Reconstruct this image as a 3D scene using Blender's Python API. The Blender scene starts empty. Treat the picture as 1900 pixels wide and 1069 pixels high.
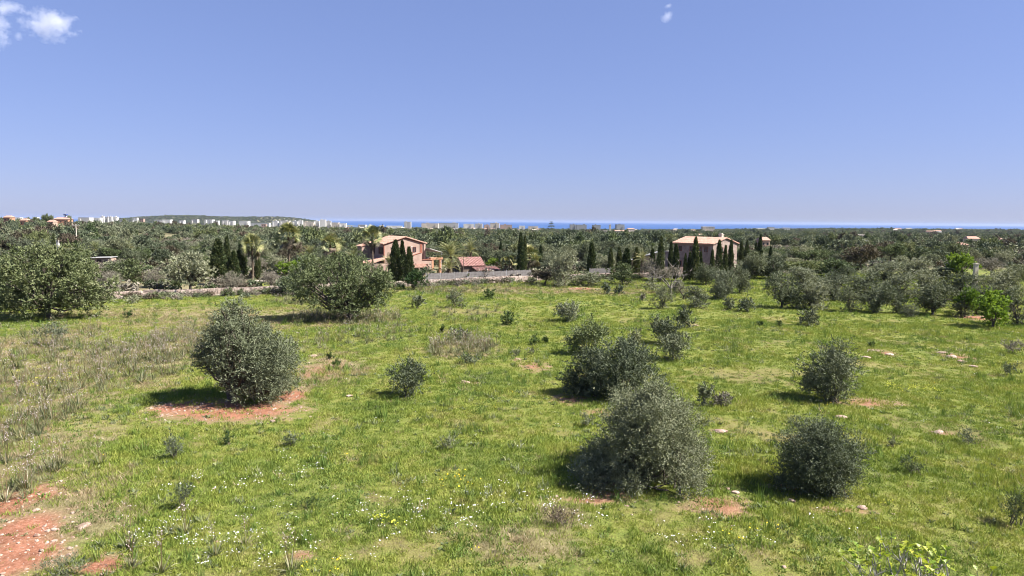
import bpy, math, random
import numpy as np
from mathutils import Matrix, Vector

# ------------------------------------------------------------------ camera
SC = bpy.context.scene
COL = SC.collection
CAM_Z = 10.0
FPX = 1267.0                      # focal length in pixels of the 1900 px wide photograph
PITCH, ROLL = math.radians(5.57), math.radians(0.46)
cam_data = bpy.data.cameras.new('camera')
cam = bpy.data.objects.new('camera', cam_data)
COL.objects.link(cam)
cam_data.sensor_width = 36.0
cam_data.lens = 36.0 * FPX / 1900.0
cam_data.clip_start = 0.1
cam_data.clip_end = 120000.0
CM = Matrix.Rotation(math.pi / 2 - PITCH, 3, 'X') @ Matrix.Rotation(ROLL, 3, 'Z')
cam.matrix_world = Matrix.Translation((0, 0, CAM_Z)) @ CM.to_4x4()
SC.camera = cam

# ------------------------------------------------------------------ sky, sun, exposure
SUN_EL, SUN_AZ = math.radians(47), math.radians(101)      # azimuth clockwise from +Y
world = bpy.data.worlds.new('World')
SC.world = world
world.use_nodes = True
wn = world.node_tree
for n in list(wn.nodes):
    wn.nodes.remove(n)
sky = wn.nodes.new('ShaderNodeTexSky')
sky.sky_type = 'NISHITA'
sky.sun_disc = False
sky.sun_elevation = SUN_EL
sky.sun_rotation = SUN_AZ
sky.altitude = 50
sky.air_density = 1.0
sky.dust_density = 0.3
sky.ozone_density = 6.0
bg = wn.nodes.new('ShaderNodeBackground')
bg.inputs['Strength'].default_value = 0.0503
wo = wn.nodes.new('ShaderNodeOutputWorld')
grade = wn.nodes.new('ShaderNodeGamma')                  # the camera's tone and white balance for the whole sky
grade.inputs['Gamma'].default_value = 0.50
tone = wn.nodes.new('ShaderNodeMix'); tone.data_type = 'RGBA'; tone.blend_type = 'MULTIPLY'
tone.inputs[0].default_value = 1.0
tone.inputs[7].default_value = (1.41, 1.51, 2.29, 1)
wn.links.new(sky.outputs[0], grade.inputs[0])
wn.links.new(grade.outputs[0], tone.inputs[6])
wn.links.new(tone.outputs[2], bg.inputs[0])
wn.links.new(bg.outputs[0], wo.inputs[0])

sun_data = bpy.data.lights.new('sun', 'SUN')
sun_data.energy = 4.8
sun_data.angle = math.radians(0.5)
sun_data.color = (1.0, 0.95, 0.87)
sun = bpy.data.objects.new('sun', sun_data)
COL.objects.link(sun)
sun_dir = Vector((math.sin(SUN_AZ) * math.cos(SUN_EL), math.cos(SUN_AZ) * math.cos(SUN_EL), math.sin(SUN_EL)))
sun.location = sun_dir * 200
sun.rotation_euler = sun_dir.to_track_quat('Z', 'Y').to_euler()

SC.view_settings.view_transform = 'Standard'
SC.view_settings.look = 'None'
SC.view_settings.gamma = 1.0
SC.view_settings.use_curve_mapping = False
SC.view_settings.exposure = 1.55
SC.render.engine = 'CYCLES'
SC.cycles.max_bounces = 6
SC.cycles.diffuse_bounces = 2
SC.cycles.transmission_bounces = 4
SC.cycles.volume_bounces = 1
SC.cycles.use_denoising = True
SC.cycles.filter_width = 1.0

# ------------------------------------------------------------------ helpers
rng = np.random.default_rng(7)
CMn = np.array(CM)


def ray(px, py):
    return CMn @ np.array([(px - 950.0) / FPX, -(py - 534.5) / FPX, -1.0])


def sstep(a, b, t):
    t = np.clip((t - a) / (b - a), 0, 1)
    return t * t * (3 - 2 * t)


class Waves:
    """smooth repeatable noise: a sum of sines in random directions, about -1..1"""
    def __init__(self, seed, n=9, spread=2.2):
        r = np.random.default_rng(seed)
        a = r.uniform(0, 2 * np.pi, n)
        f = r.uniform(1, spread, n)
        self.kx, self.ky, self.p = np.cos(a) * f, np.sin(a) * f, r.uniform(0, 6.28, n)

    def __call__(self, x, y, size):
        s = 0
        for kx, ky, p in zip(self.kx, self.ky, self.p):
            s = s + np.sin((x * kx + y * ky) * (2.2 / size) + p)
        return s / len(self.p) * 1.6


W1, W2, W3, W4 = Waves(1), Waves(2), Waves(3), Waves(4)
SEA_Z = -32.0


def H(x, y):
    """height of the land"""
    x = np.asarray(x, float); y = np.asarray(y, float)
    yy = np.maximum(y, 0)
    z = -0.0118 * np.clip(yy - 140, 0, 1200) - 0.0076 * np.clip(yy - 1340, 0, 1900)
    az = x / np.maximum(yy, 60)
    z = z + sstep(-0.10, -0.75, az) * 8.6 * np.exp(-((yy - 800) / 420.0) ** 2) * sstep(120, 300, yy)
    z = z + 11 * sstep(.15, .55, az) * sstep(900, 2400, yy)
    far = sstep(150, 700, yy)
    z = z + far * (1.0 * W2(x, y, 260) + 0.4 * W3(x, y, 90))
    z = z + 0.13 * W1(x, y, 14) + 0.05 * W4(x, y, 4.0)
    coast = 3150 + 260 * W3(az * 900, 0 * az, 240)
    z = z - sstep(coast, coast + 160, yy) * 9
    z = z + 66 * np.exp(-((x + 2260) / 560.0) ** 2 - ((yy - 4700) / 500.0) ** 2)
    z = z + 46 * np.exp(-((x + 1560) / 330.0) ** 2 - ((yy - 4700) / 450.0) ** 2)
    return z


def G(px, py):
    """the point of the land seen at a pixel of the photograph"""
    d = ray(px, py)
    t = CAM_Z / max(-d[2], 1e-4)
    for _ in range(12):
        t = (CAM_Z - float(H(t * d[0], t * d[1]))) / max(-d[2], 1e-4)
    return np.array([t * d[0], t * d[1], float(H(t * d[0], t * d[1]))])


def at(px, d, py=480):
    """the point of the land at forward distance d under a pixel column"""
    r = ray(px, py)
    x = r[0] / r[1] * d
    return np.array([x, d, float(H(x, d))])


def zat(px, py, d):
    r = ray(px, py)
    return CAM_Z + r[2] / r[1] * d


def link(o, parent=None):
    COL.objects.link(o)
    if parent is not None:
        o.parent = parent
    return o


def thing(name, label, cat, loc=(0, 0, 0), rz=0.0, group=None, scale=None):
    o = bpy.data.objects.new(name, None)
    COL.objects.link(o)
    o.empty_display_size = 0.3
    o.location = loc
    o.rotation_euler = (0, 0, rz)
    if scale is not None:
        o.scale = scale
    tag(o, label, cat, group)
    return o


def tag(o, label, cat, group=None):
    o['label'] = label
    o['category'] = cat
    if group:
        o['group'] = group
    return o


class MB:
    """collects polygons, then makes one mesh"""
    def __init__(self):
        self.v, self.f, self.n = [], [], 0

    def add(self, verts, faces):
        verts = np.asarray(verts, float)
        self.v.append(verts)
        for f in faces:
            self.f.append(tuple(int(i) + self.n for i in f))
        self.n += len(verts)
        return self

    def box(self, x0, x1, y0, y1, z0, z1, M=None):
        v = np.array([(x, y, z) for z in (z0, z1) for y in (y0, y1) for x in (x0, x1)], float)
        if M is not None:
            v = v @ M[:3, :3].T + M[:3, 3]
        return self.add(v, [(0, 2, 3, 1), (4, 5, 7, 6), (0, 1, 5, 4), (2, 6, 7, 3), (0, 4, 6, 2), (1, 3, 7, 5)])

    def prism(self, poly, y0, y1):
        """an outline in x,z drawn out along y"""
        n = len(poly)
        v = [(x, y0, z) for x, z in poly] + [(x, y1, z) for x, z in poly]
        f = [tuple(range(n)), tuple(range(2 * n - 1, n - 1, -1))]
        f += [(i, n + i, n + (i + 1) % n, (i + 1) % n) for i in range(n)]
        return self.add(v, f)

    def tube(self, pts, rad, sides=6, cap=True):
        pts = np.asarray(pts, float)
        k = len(pts)
        rad = np.broadcast_to(np.asarray(rad, float), (k,))
        tan = np.gradient(pts, axis=0)
        tan /= np.linalg.norm(tan, axis=1)[:, None] + 1e-9
        ref = np.where(np.abs(tan[:, 2:3]) > 0.9, [[1.0, 0, 0]], [[0, 0, 1.0]])
        a = np.cross(tan, ref); a /= np.linalg.norm(a, axis=1)[:, None] + 1e-9
        b = np.cross(tan, a)
        th = np.arange(sides) * 2 * np.pi / sides
        ring = (np.cos(th)[None, :, None] * a[:, None, :] + np.sin(th)[None, :, None] * b[:, None, :]) * rad[:, None, None]
        v = (pts[:, None, :] + ring).reshape(-1, 3)
        f = []
        for i in range(k - 1):
            for j in range(sides):
                j2 = (j + 1) % sides
                f.append((i * sides + j, i * sides + j2, (i + 1) * sides + j2, (i + 1) * sides + j))
        if cap:
            f.append(tuple(range(sides)))
            f.append(tuple(range(k * sides - 1, (k - 1) * sides - 1, -1)))
        return self.add(v, f)

    def mesh(self, name, mat, smooth=False):
        m = bpy.data.meshes.new(name)
        m.from_pydata(np.concatenate(self.v).tolist(), [], self.f)
        if mat is not None:
            m.materials.append(mat)
        if smooth:
            m.polygons.foreach_set('use_smooth', np.ones(len(m.polygons), bool))
        m.update()
        return m

    def obj(self, name, mat, parent=None, smooth=False, stuff=False):
        o = bpy.data.objects.new(name, self.mesh(name, mat, smooth))
        link(o, parent)
        if stuff:
            o['kind'] = 'stuff'
        return o


def quads_mesh(name, V, mat, tint=None):
    """V: (n,4,3) loose quads, tint one float for each quad"""
    n = len(V)
    m = bpy.data.meshes.new(name)
    m.vertices.add(4 * n)
    m.vertices.foreach_set('co', np.ascontiguousarray(V.reshape(-1), np.float32))
    m.loops.add(4 * n)
    m.loops.foreach_set('vertex_index', np.arange(4 * n, dtype=np.int32))
    m.polygons.add(n)
    m.polygons.foreach_set('loop_start', np.arange(0, 4 * n, 4, dtype=np.int32))
    m.polygons.foreach_set('loop_total', np.full(n, 4, np.int32))
    if tint is not None:
        a = m.attributes.new('tint', 'FLOAT', 'POINT')
        a.data.foreach_set('value', np.repeat(tint, 4).astype(np.float32))
    if mat is not None:
        m.materials.append(mat)
    m.update()
    m.validate()
    return m


def unit(v):
    return v / (np.linalg.norm(v, axis=-1, keepdims=True) + 1e-9)


def leaf_quads(base, d, length, width, r, face=None):
    """diamond leaves from base points along d, turned towards face"""
    n = len(base)
    side = unit(np.cross(d, unit(r.normal(size=(n, 3))) if face is None else face))
    L = np.asarray(length).reshape(-1, 1); Wd = np.asarray(width).reshape(-1, 1)
    nrm = np.cross(d, side)
    mid = base + d * L * 0.45 + nrm * L * 0.08
    return np.stack([base, mid + side * Wd * 0.5, base + d * L, mid - side * Wd * 0.5], axis=1)


# ------------------------------------------------------------------ materials
def new_mat(name):
    m = bpy.data.materials.new(name)
    m.use_nodes = True
    nt = m.node_tree
    for n in list(nt.nodes):
        nt.nodes.remove(n)
    out = nt.nodes.new('ShaderNodeOutputMaterial')
    return m, nt, out


def N(nt, kind, **kw):
    n = nt.nodes.new(kind)
    for k, v in kw.items():
        if k in n.inputs:
            n.inputs[k].default_value = v
        else:
            setattr(n, k, v)
    return n


def ramp(nt, fac, stops):
    n = nt.nodes.new('ShaderNodeValToRGB')
    e = n.color_ramp.elements
    while len(e) > 1:
        e.remove(e[-1])
    e[0].position, e[0].color = stops[0][0], (*stops[0][1], 1)
    for p, c in stops[1:]:
        k = e.new(p); k.color = (*c, 1)
    nt.links.new(fac, n.inputs[0])
    return n.outputs[0]


def mixc(nt, fac, a, b, mode='MIX'):
    n = nt.nodes.new('ShaderNodeMix')
    n.data_type = 'RGBA'; n.blend_type = mode
    for sock, val in ((n.inputs[0], fac), (n.inputs[6], a), (n.inputs[7], b)):
        if hasattr(val, 'node'):
            nt.links.new(val, sock)
        elif isinstance(val, (int, float)):
            sock.default_value = val
        else:
            sock.default_value = (*val, 1)
    return n.outputs[2]


def math_(nt, op, a, b=None, clamp=False):
    n = nt.nodes.new('ShaderNodeMath'); n.operation = op; n.use_clamp = clamp
    for i, val in enumerate((a, b)):
        if val is None:
            continue
        if hasattr(val, 'node'):
            nt.links.new(val, n.inputs[i])
        else:
            n.inputs[i].default_value = val
    return n.outputs[0]


def noise(nt, scale, detail=4, rough=0.55, pos=None, ntype='FBM'):
    n = nt.nodes.new('ShaderNodeTexNoise')
    n.inputs['Scale'].default_value = scale
    n.inputs['Detail'].default_value = detail
    n.inputs['Roughness'].default_value = rough
    if pos is None:
        g = nt.nodes.new('ShaderNodeNewGeometry'); pos = g.outputs['Position']
    nt.links.new(pos, n.inputs['Vector'])
    return n.outputs[0]


def leaf_shader(nt, out, col, trans=0.3, rough=0.55, spec=0.3):
    p = N(nt, 'ShaderNodeBsdfPrincipled', Roughness=rough)
    p.inputs['Specular IOR Level'].default_value = spec
    t = N(nt, 'ShaderNodeBsdfTranslucent')
    mx = N(nt, 'ShaderNodeMixShader'); mx.inputs[0].default_value = trans
    nt.links.new(col, p.inputs['Base Color'])
    tc = mixc(nt, 1.0, col, (1.0, 1.0, 0.6), 'MULTIPLY')
    nt.links.new(tc, t.inputs['Color'])
    nt.links.new(p.outputs[0], mx.inputs[1]); nt.links.new(t.outputs[0], mx.inputs[2])
    nt.links.new(mx.outputs[0], out.inputs[0])


def mat_leaf(name, stops, trans=0.28, rough=0.6, spec=0.16, vary=0.32, hue=0.025):
    m, nt, out = new_mat(name)
    a = N(nt, 'ShaderNodeAttribute', attribute_name='tint')
    c = ramp(nt, a.outputs['Fac'], stops)
    oi = N(nt, 'ShaderNodeObjectInfo')
    hs = N(nt, 'ShaderNodeHueSaturation')
    v = math_(nt, 'MULTIPLY_ADD', oi.outputs['Random'], vary * 2)
    v.node.inputs[2].default_value = 1 - vary
    h = math_(nt, 'MULTIPLY_ADD', oi.outputs['Random'], -hue * 2)
    h.node.inputs[2].default_value = 0.5 + hue
    nt.links.new(v, hs.inputs['Value']); nt.links.new(h, hs.inputs['Hue'])
    nt.links.new(c, hs.inputs['Color'])
    leaf_shader(nt, out, hs.outputs[0], trans, rough, spec)
    return m


def mat_rough(name, stops, scale=3.0, bump=0.3, rough=0.85, detail=6, spec=0.2, dist=0.05, coord='object'):
    """mottled matt surface"""
    m, nt, out = new_mat(name)
    if coord == 'object':
        pos = N(nt, 'ShaderNodeTexCoord').outputs['Object']
    else:
        pos = None
    f = noise(nt, scale, detail, 0.6, pos)
    c = ramp(nt, f, stops)
    p = N(nt, 'ShaderNodeBsdfPrincipled', Roughness=rough)
    p.inputs['Specular IOR Level'].default_value = spec
    nt.links.new(c, p.inputs['Base Color'])
    if bump:
        b = N(nt, 'ShaderNodeBump', Strength=bump, Distance=dist)
        f2 = noise(nt, scale * 6, 5, 0.6, pos)
        nt.links.new(f2, b.inputs['Height']); nt.links.new(b.outputs[0], p.inputs['Normal'])
    nt.links.new(p.outputs[0], out.inputs[0])
    return m


M = {}
M['olive'] = mat_leaf('olive_leaf', [(0, (.078, .092, .050)), (.45, (.140, .158, .092)), (.85, (.205, .222, .142)), (1, (.27, .28, .20))], .16, .62, .16)
M['olive_grey'] = mat_leaf('grey_olive_leaf', [(0, (.11, .122, .072)), (.5, (.185, .202, .128)), (.85, (.25, .262, .18)), (1, (.30, .305, .235))], .16, .62, .16)
M['olive_green'] = mat_leaf('green_olive_leaf', [(0, (.080, .100, .046)), (.5, (.135, .162, .074)), (1, (.22, .245, .125))], .2)
M['carob'] = mat_leaf('carob_leaf', [(0, (.065, .088, .034)), (.5, (.125, .150, .064)), (.85, (.195, .212, .105)), (1, (.27, .26, .16))], .18, .55, .22)
M['pine'] = mat_leaf('pine_leaf', [(0, (.060, .085, .034)), (.5, (.108, .138, .058)), (1, (.18, .205, .095))], .18)
M['oak'] = mat_leaf('oak_leaf', [(0, (.068, .088, .050)), (.5, (.125, .148, .088)), (1, (.20, .22, .145))], .16)
M['dark'] = mat_leaf('dark_leaf', [(0, (0.024, 0.046, 0.016)), (.5, (0.046, 0.079, 0.024)), (1, (0.102, 0.138, 0.042))], .2)
M['brown'] = mat_leaf('brown_leaf', [(0, (0.061, 0.051, 0.035)), (.5, (0.101, 0.084, 0.057)), (1, (0.169, 0.142, 0.101))], .15)
M['bare'] = mat_leaf('bare_twig', [(0, (0.110, 0.099, 0.077)), (.5, (0.187, 0.171, 0.132)), (1, (0.286, 0.264, 0.209))], .05, .8, .1)
M['cypress'] = mat_leaf('cypress_leaf', [(0, (.024, .042, .017)), (.5, (.052, .075, .030)), (1, (.13, .145, .06))], .14)
M['lime'] = mat_leaf('fresh_green_leaf', [(0, (0.083, 0.149, 0.020)), (.5, (0.138, 0.220, 0.031)), (1, (0.220, 0.308, 0.055))], .38)
M['yellow'] = mat_leaf('yellow_leaf', [(0, (0.176, 0.187, 0.022)), (.5, (0.286, 0.286, 0.033)), (1, (0.396, 0.374, 0.066))], .3)
M['palm'] = mat_leaf('palm_leaf', [(0, (.085, .110, .042)), (.5, (.16, .185, .075)), (1, (.32, .31, .15))], .2, .5, .3)
M['palm_yel'] = mat_leaf('pale_palm_leaf', [(0, (.18, .19, .07)), (.5, (.29, .285, .12)), (1, (.42, .39, .2))], .25, .5, .3)
M['fig'] = mat_leaf('fig_leaf', [(0, (0.184, 0.253, 0.023)), (.5, (0.299, 0.368, 0.034)), (1, (0.414, 0.460, 0.069))], .42, .45, .4, .18)
M['bark'] = mat_rough('bark', [(.3, (.055, .045, .035)), (.6, (.12, .10, .08)), (.8, (.2, .175, .145))], 4, .6)
M['pale_bark'] = mat_rough('pale_bark', [(.3, (.20, .18, .16)), (.6, (.34, .32, .29)), (.8, (.48, .46, .43))], 5, .4)
M['grey_bark'] = mat_rough('grey_bark', [(.3, (.10, .088, .075)), (.6, (.19, .17, .15)), (.8, (.30, .28, .25))], 5, .4)
M['palm_bark'] = mat_rough('palm_bark', [(.3, (.07, .05, .035)), (.7, (.15, .115, .085))], 5, .6)
# ------------------------------------------------------------------ the land
def ellipse(px, py, rx, ry):
    c = G(px, py); e = G(px + rx, py); n = G(px, py - ry); s = G(px, py + ry)
    return (c[0], c[1], max(abs(e[0] - c[0]), .2), max((n[1] - s[1]) / 2, .2))


SOIL = [ellipse(*a) for a in [
    (430, 763, 150, 23), (320, 757, 50, 14), (540, 735, 40, 14), (20, 1035, 110, 60), (80, 920, 55, 16), (1335, 938, 75, 34), (1120, 765, 50, 10), (1060, 742, 50, 12),
    (1610, 748, 75, 13), (1080, 536, 30, 3), (1575, 948, 75, 10), (592, 690, 50, 26), (960, 667, 10, 3), (1822, 590, 40, 5), (990, 680, 40, 12),
    (1130, 915, 60, 20), (1775, 662, 40, 12), (1640, 655, 32, 9), (1480, 910, 60, 14), (60, 800, 50, 14), (1100, 930, 90, 10), (560, 1030, 30, 10),
    (1745, 803, 30, 6), (1330, 800, 26, 5), (868, 710, 24, 3), (190, 1050, 60, 22), (40, 985, 85, 45), (10, 940, 60, 60)]]
SOIL_AMT = np.ones(len(SOIL)); SOIL_AMT[[5, 6, 7, 11, 8, 10, 11, 14, 15, 18, 19, 20, 21, 22, 23]] = .66; SOIL_AMT[[16, 17]] = .6; SOIL_AMT[4] = .8
DRY = [ellipse(*a) for a in [(40, 640, 130, 50), (10, 800, 120, 160), (60, 960, 170, 110), (150, 690, 220, 75), (40, 860, 130, 100), (330, 640, 90, 40), (640, 592, 110, 15), (860, 648, 75, 22),
                             (150, 960, 120, 60), (600, 690, 90, 40), (420, 590, 260, 25), (1000, 540, 300, 8), (230, 580, 200, 12), (970, 1010, 120, 40), (1040, 960, 60, 30)]]


def patch(x, y, pats, amt=None):
    r = np.full(np.shape(x), -9.0)
    for i, (cx, cy, a, b) in enumerate(pats):
        v = 1 - ((x - cx) / a) ** 2 - ((y - cy) / b) ** 2
        if amt is not None:
            v = v - (1 - amt[i])
        r = np.maximum(r, v)
    return np.clip(r, -1.5, 1)


def open_field(x, y):
    """1 in the meadow before the wall, 0 in the wood behind it"""
    f = 1 - sstep(wall_y(x) - 2, wall_y(x) + 1.5, y)
    return np.maximum(f, sstep(-.1, .3, patch(x, y, LAWN)))


def thin_grass(x, y):
    return sstep(.45, 1.15, W2(x, y, 7) + .6 * W3(x, y, 2.4) + .35 * W4(x, y, .9))


def wall_y(x):
    return np.interp(x, WX, WY)


# foot of the dry stone wall as seen in the photograph
WALLPX = [(-380, 610), (0, 570), (130, 562), (270, 553), (330, 551), (420, 547), (520, 543), (620, 537), (720, 533), (800, 530), (900, 526), (1000, 521), (1120, 517), (1240, 515),
          (1330, 513), (1420, 509), (1560, 504), (1760, 500), (2300, 496)]
WALL = np.array([G(*p) for p in WALLPX])
WX, WY = WALL[:, 0], WALL[:, 1]

LAWN = [ellipse(485, 529, 48, 8), ellipse(300, 541, 60, 6), ellipse(1440, 505, 40, 8)]
ang = np.concatenate([np.linspace(-np.pi, -0.95, 26)[:-1], np.linspace(-0.95, 0.95, 420), np.linspace(0.95, np.pi, 26)[1:]])
rad = [0.0, 3.0, 7.0, 11.0]
while rad[-1] < 6200:
    d_ = rad[-1]
    rad.append(d_ * (1.0085 if d_ < 135 else 1.02))
rad = np.array(rad[1:])
A_, R_ = np.meshgrid(ang, rad)
gx, gy = np.sin(A_) * R_, np.cos(A_) * R_
gz = H(gx, gy)
nr, na = gx.shape
gv = np.stack([gx, gy, gz], -1).reshape(-1, 3)
gv = np.vstack([gv, [[0, 0, float(H(0, 0))]]])
ii, jj = np.meshgrid(np.arange(nr - 1), np.arange(na - 1), indexing='ij')
q = np.stack([ii * na + jj, ii * na + jj + 1, (ii + 1) * na + jj + 1, (ii + 1) * na + jj], -1).reshape(-1, 4)[:, ::-1]
cen = len(gv) - 1
tri = [(j + 1, j, cen) for j in range(na - 1)]
gm = bpy.data.meshes.new('ground')
gm.from_pydata(gv, [], q.tolist() + tri)
gm.polygons.foreach_set('use_smooth', np.ones(len(gm.polygons), bool))
for nm, val in (('soil', patch(gv[:, 0], gv[:, 1], SOIL, SOIL_AMT)), ('dry', patch(gv[:, 0], gv[:, 1], DRY)),
            ('field', open_field(gv[:, 0], gv[:, 1])), ('thin', thin_grass(gv[:, 0], gv[:, 1]))):
    a = gm.attributes.new(nm, 'FLOAT', 'POINT'); a.data.foreach_set('value', val.astype(np.float32))

GRASS_STOPS = [(.20, (.095, .145, .034)), (.34, (.155, .215, .044)), (.46, (.215, .270, .052)), (.56, (.262, .295, .062)), (.66, (.285, .280, .095)), (.78, (.27, .24, .12)), (.9, (.21, .235, .10))]


def grass_colour(nt):
    f1 = noise(nt, 0.20, 6, .68)
    f2 = noise(nt, 1.3, 3, .6)
    s = math_(nt, 'MULTIPLY_ADD', f2, .56)
    s.node.inputs[2].default_value = -.30
    return ramp(nt, math_(nt, 'ADD', f1, s), GRASS_STOPS)


m, nt, out = new_mat('meadow_soil_and_turf')
gcol = mixc(nt, ramp(nt, noise(nt, 14, 4, .7), [(.35, (.85, .85, .85)), (.62, (.25, .25, .25))]), grass_colour(nt), (.075, .062, .026))  # dark soil mottling, also painting shadowy gaps between the blades
fs = noise(nt, .8, 6, .65); fs2 = noise(nt, 9, 4, .7)
clod = ramp(nt, noise(nt, 1.1, 5, .7), [(.35, (.62, .60, .58)), (.6, (1.05, 1.0, 1.0)), (.75, (1.15, 1.2, 1.2))])
soilc = ramp(nt, fs2, [(.3, (.22, .098, .056)), (.5, (.31, .145, .088)), (.62, (.36, .19, .125)), (.74, (.44, .31, .235))])
earth = ramp(nt, fs2, [(.3, (.16, .105, .058)), (.55, (.25, .175, .10)), (.72, (.38, .29, .19))])
soilc = mixc(nt, 1.0, soilc, clod, 'MULTIPLY')
dryc = ramp(nt, fs2, [(.3, (.15, .12, .06)), (.55, (.24, .20, .11)), (.75, (.36, .30, .2))])
at_s = N(nt, 'ShaderNodeAttribute', attribute_name='soil').outputs['Fac']
at_d = N(nt, 'ShaderNodeAttribute', attribute_name='dry').outputs['Fac']
at_f = N(nt, 'ShaderNodeAttribute', attribute_name='field').outputs['Fac']


def edge(a, lo, hi, amp):
    v = math_(nt, 'MULTIPLY_ADD', fs, amp); v.node.inputs[2].default_value = -amp / 2
    v = math_(nt, 'ADD', a, v)
    mr = N(nt, 'ShaderNodeMapRange', interpolation_type='SMOOTHSTEP')
    mr.inputs[1].default_value = lo; mr.inputs[2].default_value = hi
    nt.links.new(v, mr.inputs[0])
    return mr.outputs[0]


c = mixc(nt, math_(nt, 'MULTIPLY', edge(at_d, -.4, .8, 2.2), .75), gcol, dryc)
at_t = N(nt, 'ShaderNodeAttribute', attribute_name='thin').outputs['Fac']
c = mixc(nt, math_(nt, 'MULTIPLY', at_t, .45), c, mixc(nt, .35, earth, (.17, .15, .05)))
red = ramp(nt, at_s, [(.30, (0, 0, 0)), (.80, (1, 1, 1))])
c = mixc(nt, edge(at_s, -.45, .55, 4.2), c, mixc(nt, red, earth, soilc))  # red terra rossa in the middle of the bare patches
wood = ramp(nt, noise(nt, .012, 6, .6), [(.3, (.085, .092, .045)), (.44, (.14, .135, .07)), (.54, (.24, .20, .12)), (.64, (.17, .20, .07)), (.78, (.32, .25, .165))])
wood = mixc(nt, .35, wood, ramp(nt, noise(nt, .5, 5, .7), [(.3, (.04, .05, .02)), (.7, (.22, .19, .11))]))
c = mixc(nt, at_f, wood, c)
p = N(nt, 'ShaderNodeBsdfPrincipled', Roughness=.95)
p.inputs['Specular IOR Level'].default_value = .1
nt.links.new(c, p.inputs['Base Color'])
b = N(nt, 'ShaderNodeBump', Strength=.9, Distance=.10)
nt.links.new(noise(nt, 7, 6, .7), b.inputs['Height']); nt.links.new(b.outputs[0], p.inputs['Normal'])
nt.links.new(p.outputs[0], out.inputs[0])
gm.materials.append(m)
ground = link(bpy.data.objects.new('ground', gm)); ground['kind'] = 'structure'

# ------------------------------------------------------------------ the sea
m, nt, out = new_mat('sea_water')
p = N(nt, 'ShaderNodeBsdfPrincipled', Roughness=.42)
p.inputs['Specular IOR Level'].default_value = .22
c = ramp(nt, noise(nt, .0016, 4, .6), [(.35, (.014, .058, .185)), (.65, (.022, .082, .24))])
nt.links.new(c, p.inputs['Base Color'])
b = N(nt, 'ShaderNodeBump', Strength=.6, Distance=1.0)
nt.links.new(noise(nt, .06, 5, .7), b.inputs['Height']); nt.links.new(b.outputs[0], p.inputs['Normal'])
nt.links.new(p.outputs[0], out.inputs[0])
mb = MB()
sr = [2400, 4000, 8000, 18000, 45000]
sa = np.linspace(-1.25, 1.25, 60)
sv = [(math.sin(a) * r, math.cos(a) * r, SEA_Z) for r in sr for a in sa]
sf = [(i * 60 + j, (i + 1) * 60 + j, (i + 1) * 60 + j + 1, i * 60 + j + 1)[::-1] for i in range(4) for j in range(59)]
mb.add(sv, sf)
sea = mb.obj('sea', m); sea['kind'] = 'structure'


# ------------------------------------------------------------------ scattering of what nobody could count
def proto_collection(name, meshes):
    col = bpy.data.collections.new(name)
    for i, me in enumerate(meshes):
        col.objects.link(bpy.data.objects.new('%s_source_%02d' % (name, i), me))
    return col


def scatter(name, label, cat, P, rot, scl, idx, col):
    n = len(P)
    m = bpy.data.meshes.new(name)
    m.vertices.add(n)
    m.vertices.foreach_set('co', np.ascontiguousarray(P.reshape(-1), np.float32))
    for nm, ty, data in (('rot', 'FLOAT_VECTOR', rot), ('scl', 'FLOAT_VECTOR', scl)):
        a = m.attributes.new(nm, ty, 'POINT'); a.data.foreach_set('vector', np.ascontiguousarray(data.reshape(-1), np.float32))
    a = m.attributes.new('idx', 'INT', 'POINT'); a.data.foreach_set('value', np.asarray(idx, np.int32))
    o = link(bpy.data.objects.new(name, m))
    g = bpy.data.node_groups.new(name, 'GeometryNodeTree')
    g.interface.new_socket('Geometry', in_out='INPUT', socket_type='NodeSocketGeometry')
    g.interface.new_socket('Geometry', in_out='OUTPUT', socket_type='NodeSocketGeometry')
    gi, go = g.nodes.new('NodeGroupInput'), g.nodes.new('NodeGroupOutput')
    ip = g.nodes.new('GeometryNodeInstanceOnPoints')
    ci = g.nodes.new('GeometryNodeCollectionInfo')
    ci.inputs['Collection'].default_value = col
    ci.inputs['Separate Children'].default_value = True
    ci.inputs['Reset Children'].default_value = True
    ip.inputs['Pick Instance'].default_value = True
    for nm, dt, sock in (('rot', 'FLOAT_VECTOR', 'Rotation'), ('scl', 'FLOAT_VECTOR', 'Scale'), ('idx', 'INT', 'Instance Index')):
        na_ = g.nodes.new('GeometryNodeInputNamedAttribute'); na_.data_type = dt
        na_.inputs['Name'].default_value = nm
        g.links.new(na_.outputs[0], ip.inputs[sock])
    g.links.new(gi.outputs[0], ip.inputs['Points']); g.links.new(ci.outputs[0], ip.inputs['Instance'])
    g.links.new(ip.outputs[0], go.inputs[0])
    md = o.modifiers.new('scatter', 'NODES'); md.node_group = g
    o['kind'] = 'stuff'
    tag(o, label, cat)
    return o


def tuft(name, n, radius, h0, h1, w, lean, mat, seed, droop=0.0):
    r = np.random.default_rng(seed)
    a = r.uniform(0, 6.283, n); q_ = np.sqrt(r.uniform(0, 1, n)) * radius
    base = np.stack([np.cos(a) * q_, np.sin(a) * q_, np.full(n, -.03)], 1)
    d = unit(np.stack([r.normal(0, lean, n), r.normal(0, lean, n), np.ones(n)], 1))
    V = leaf_quads(base, d, r.uniform(h0, h1, n), np.full(n, w) * r.uniform(.6, 1.3, n), r)
    if droop:
        V[:, 2, 2] -= droop * r.uniform(.3, 1, n)
        V[:, 2, :2] += d[:, :2] * droop
    return quads_mesh(name, V, mat, r.uniform(0, 1, n))


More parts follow.
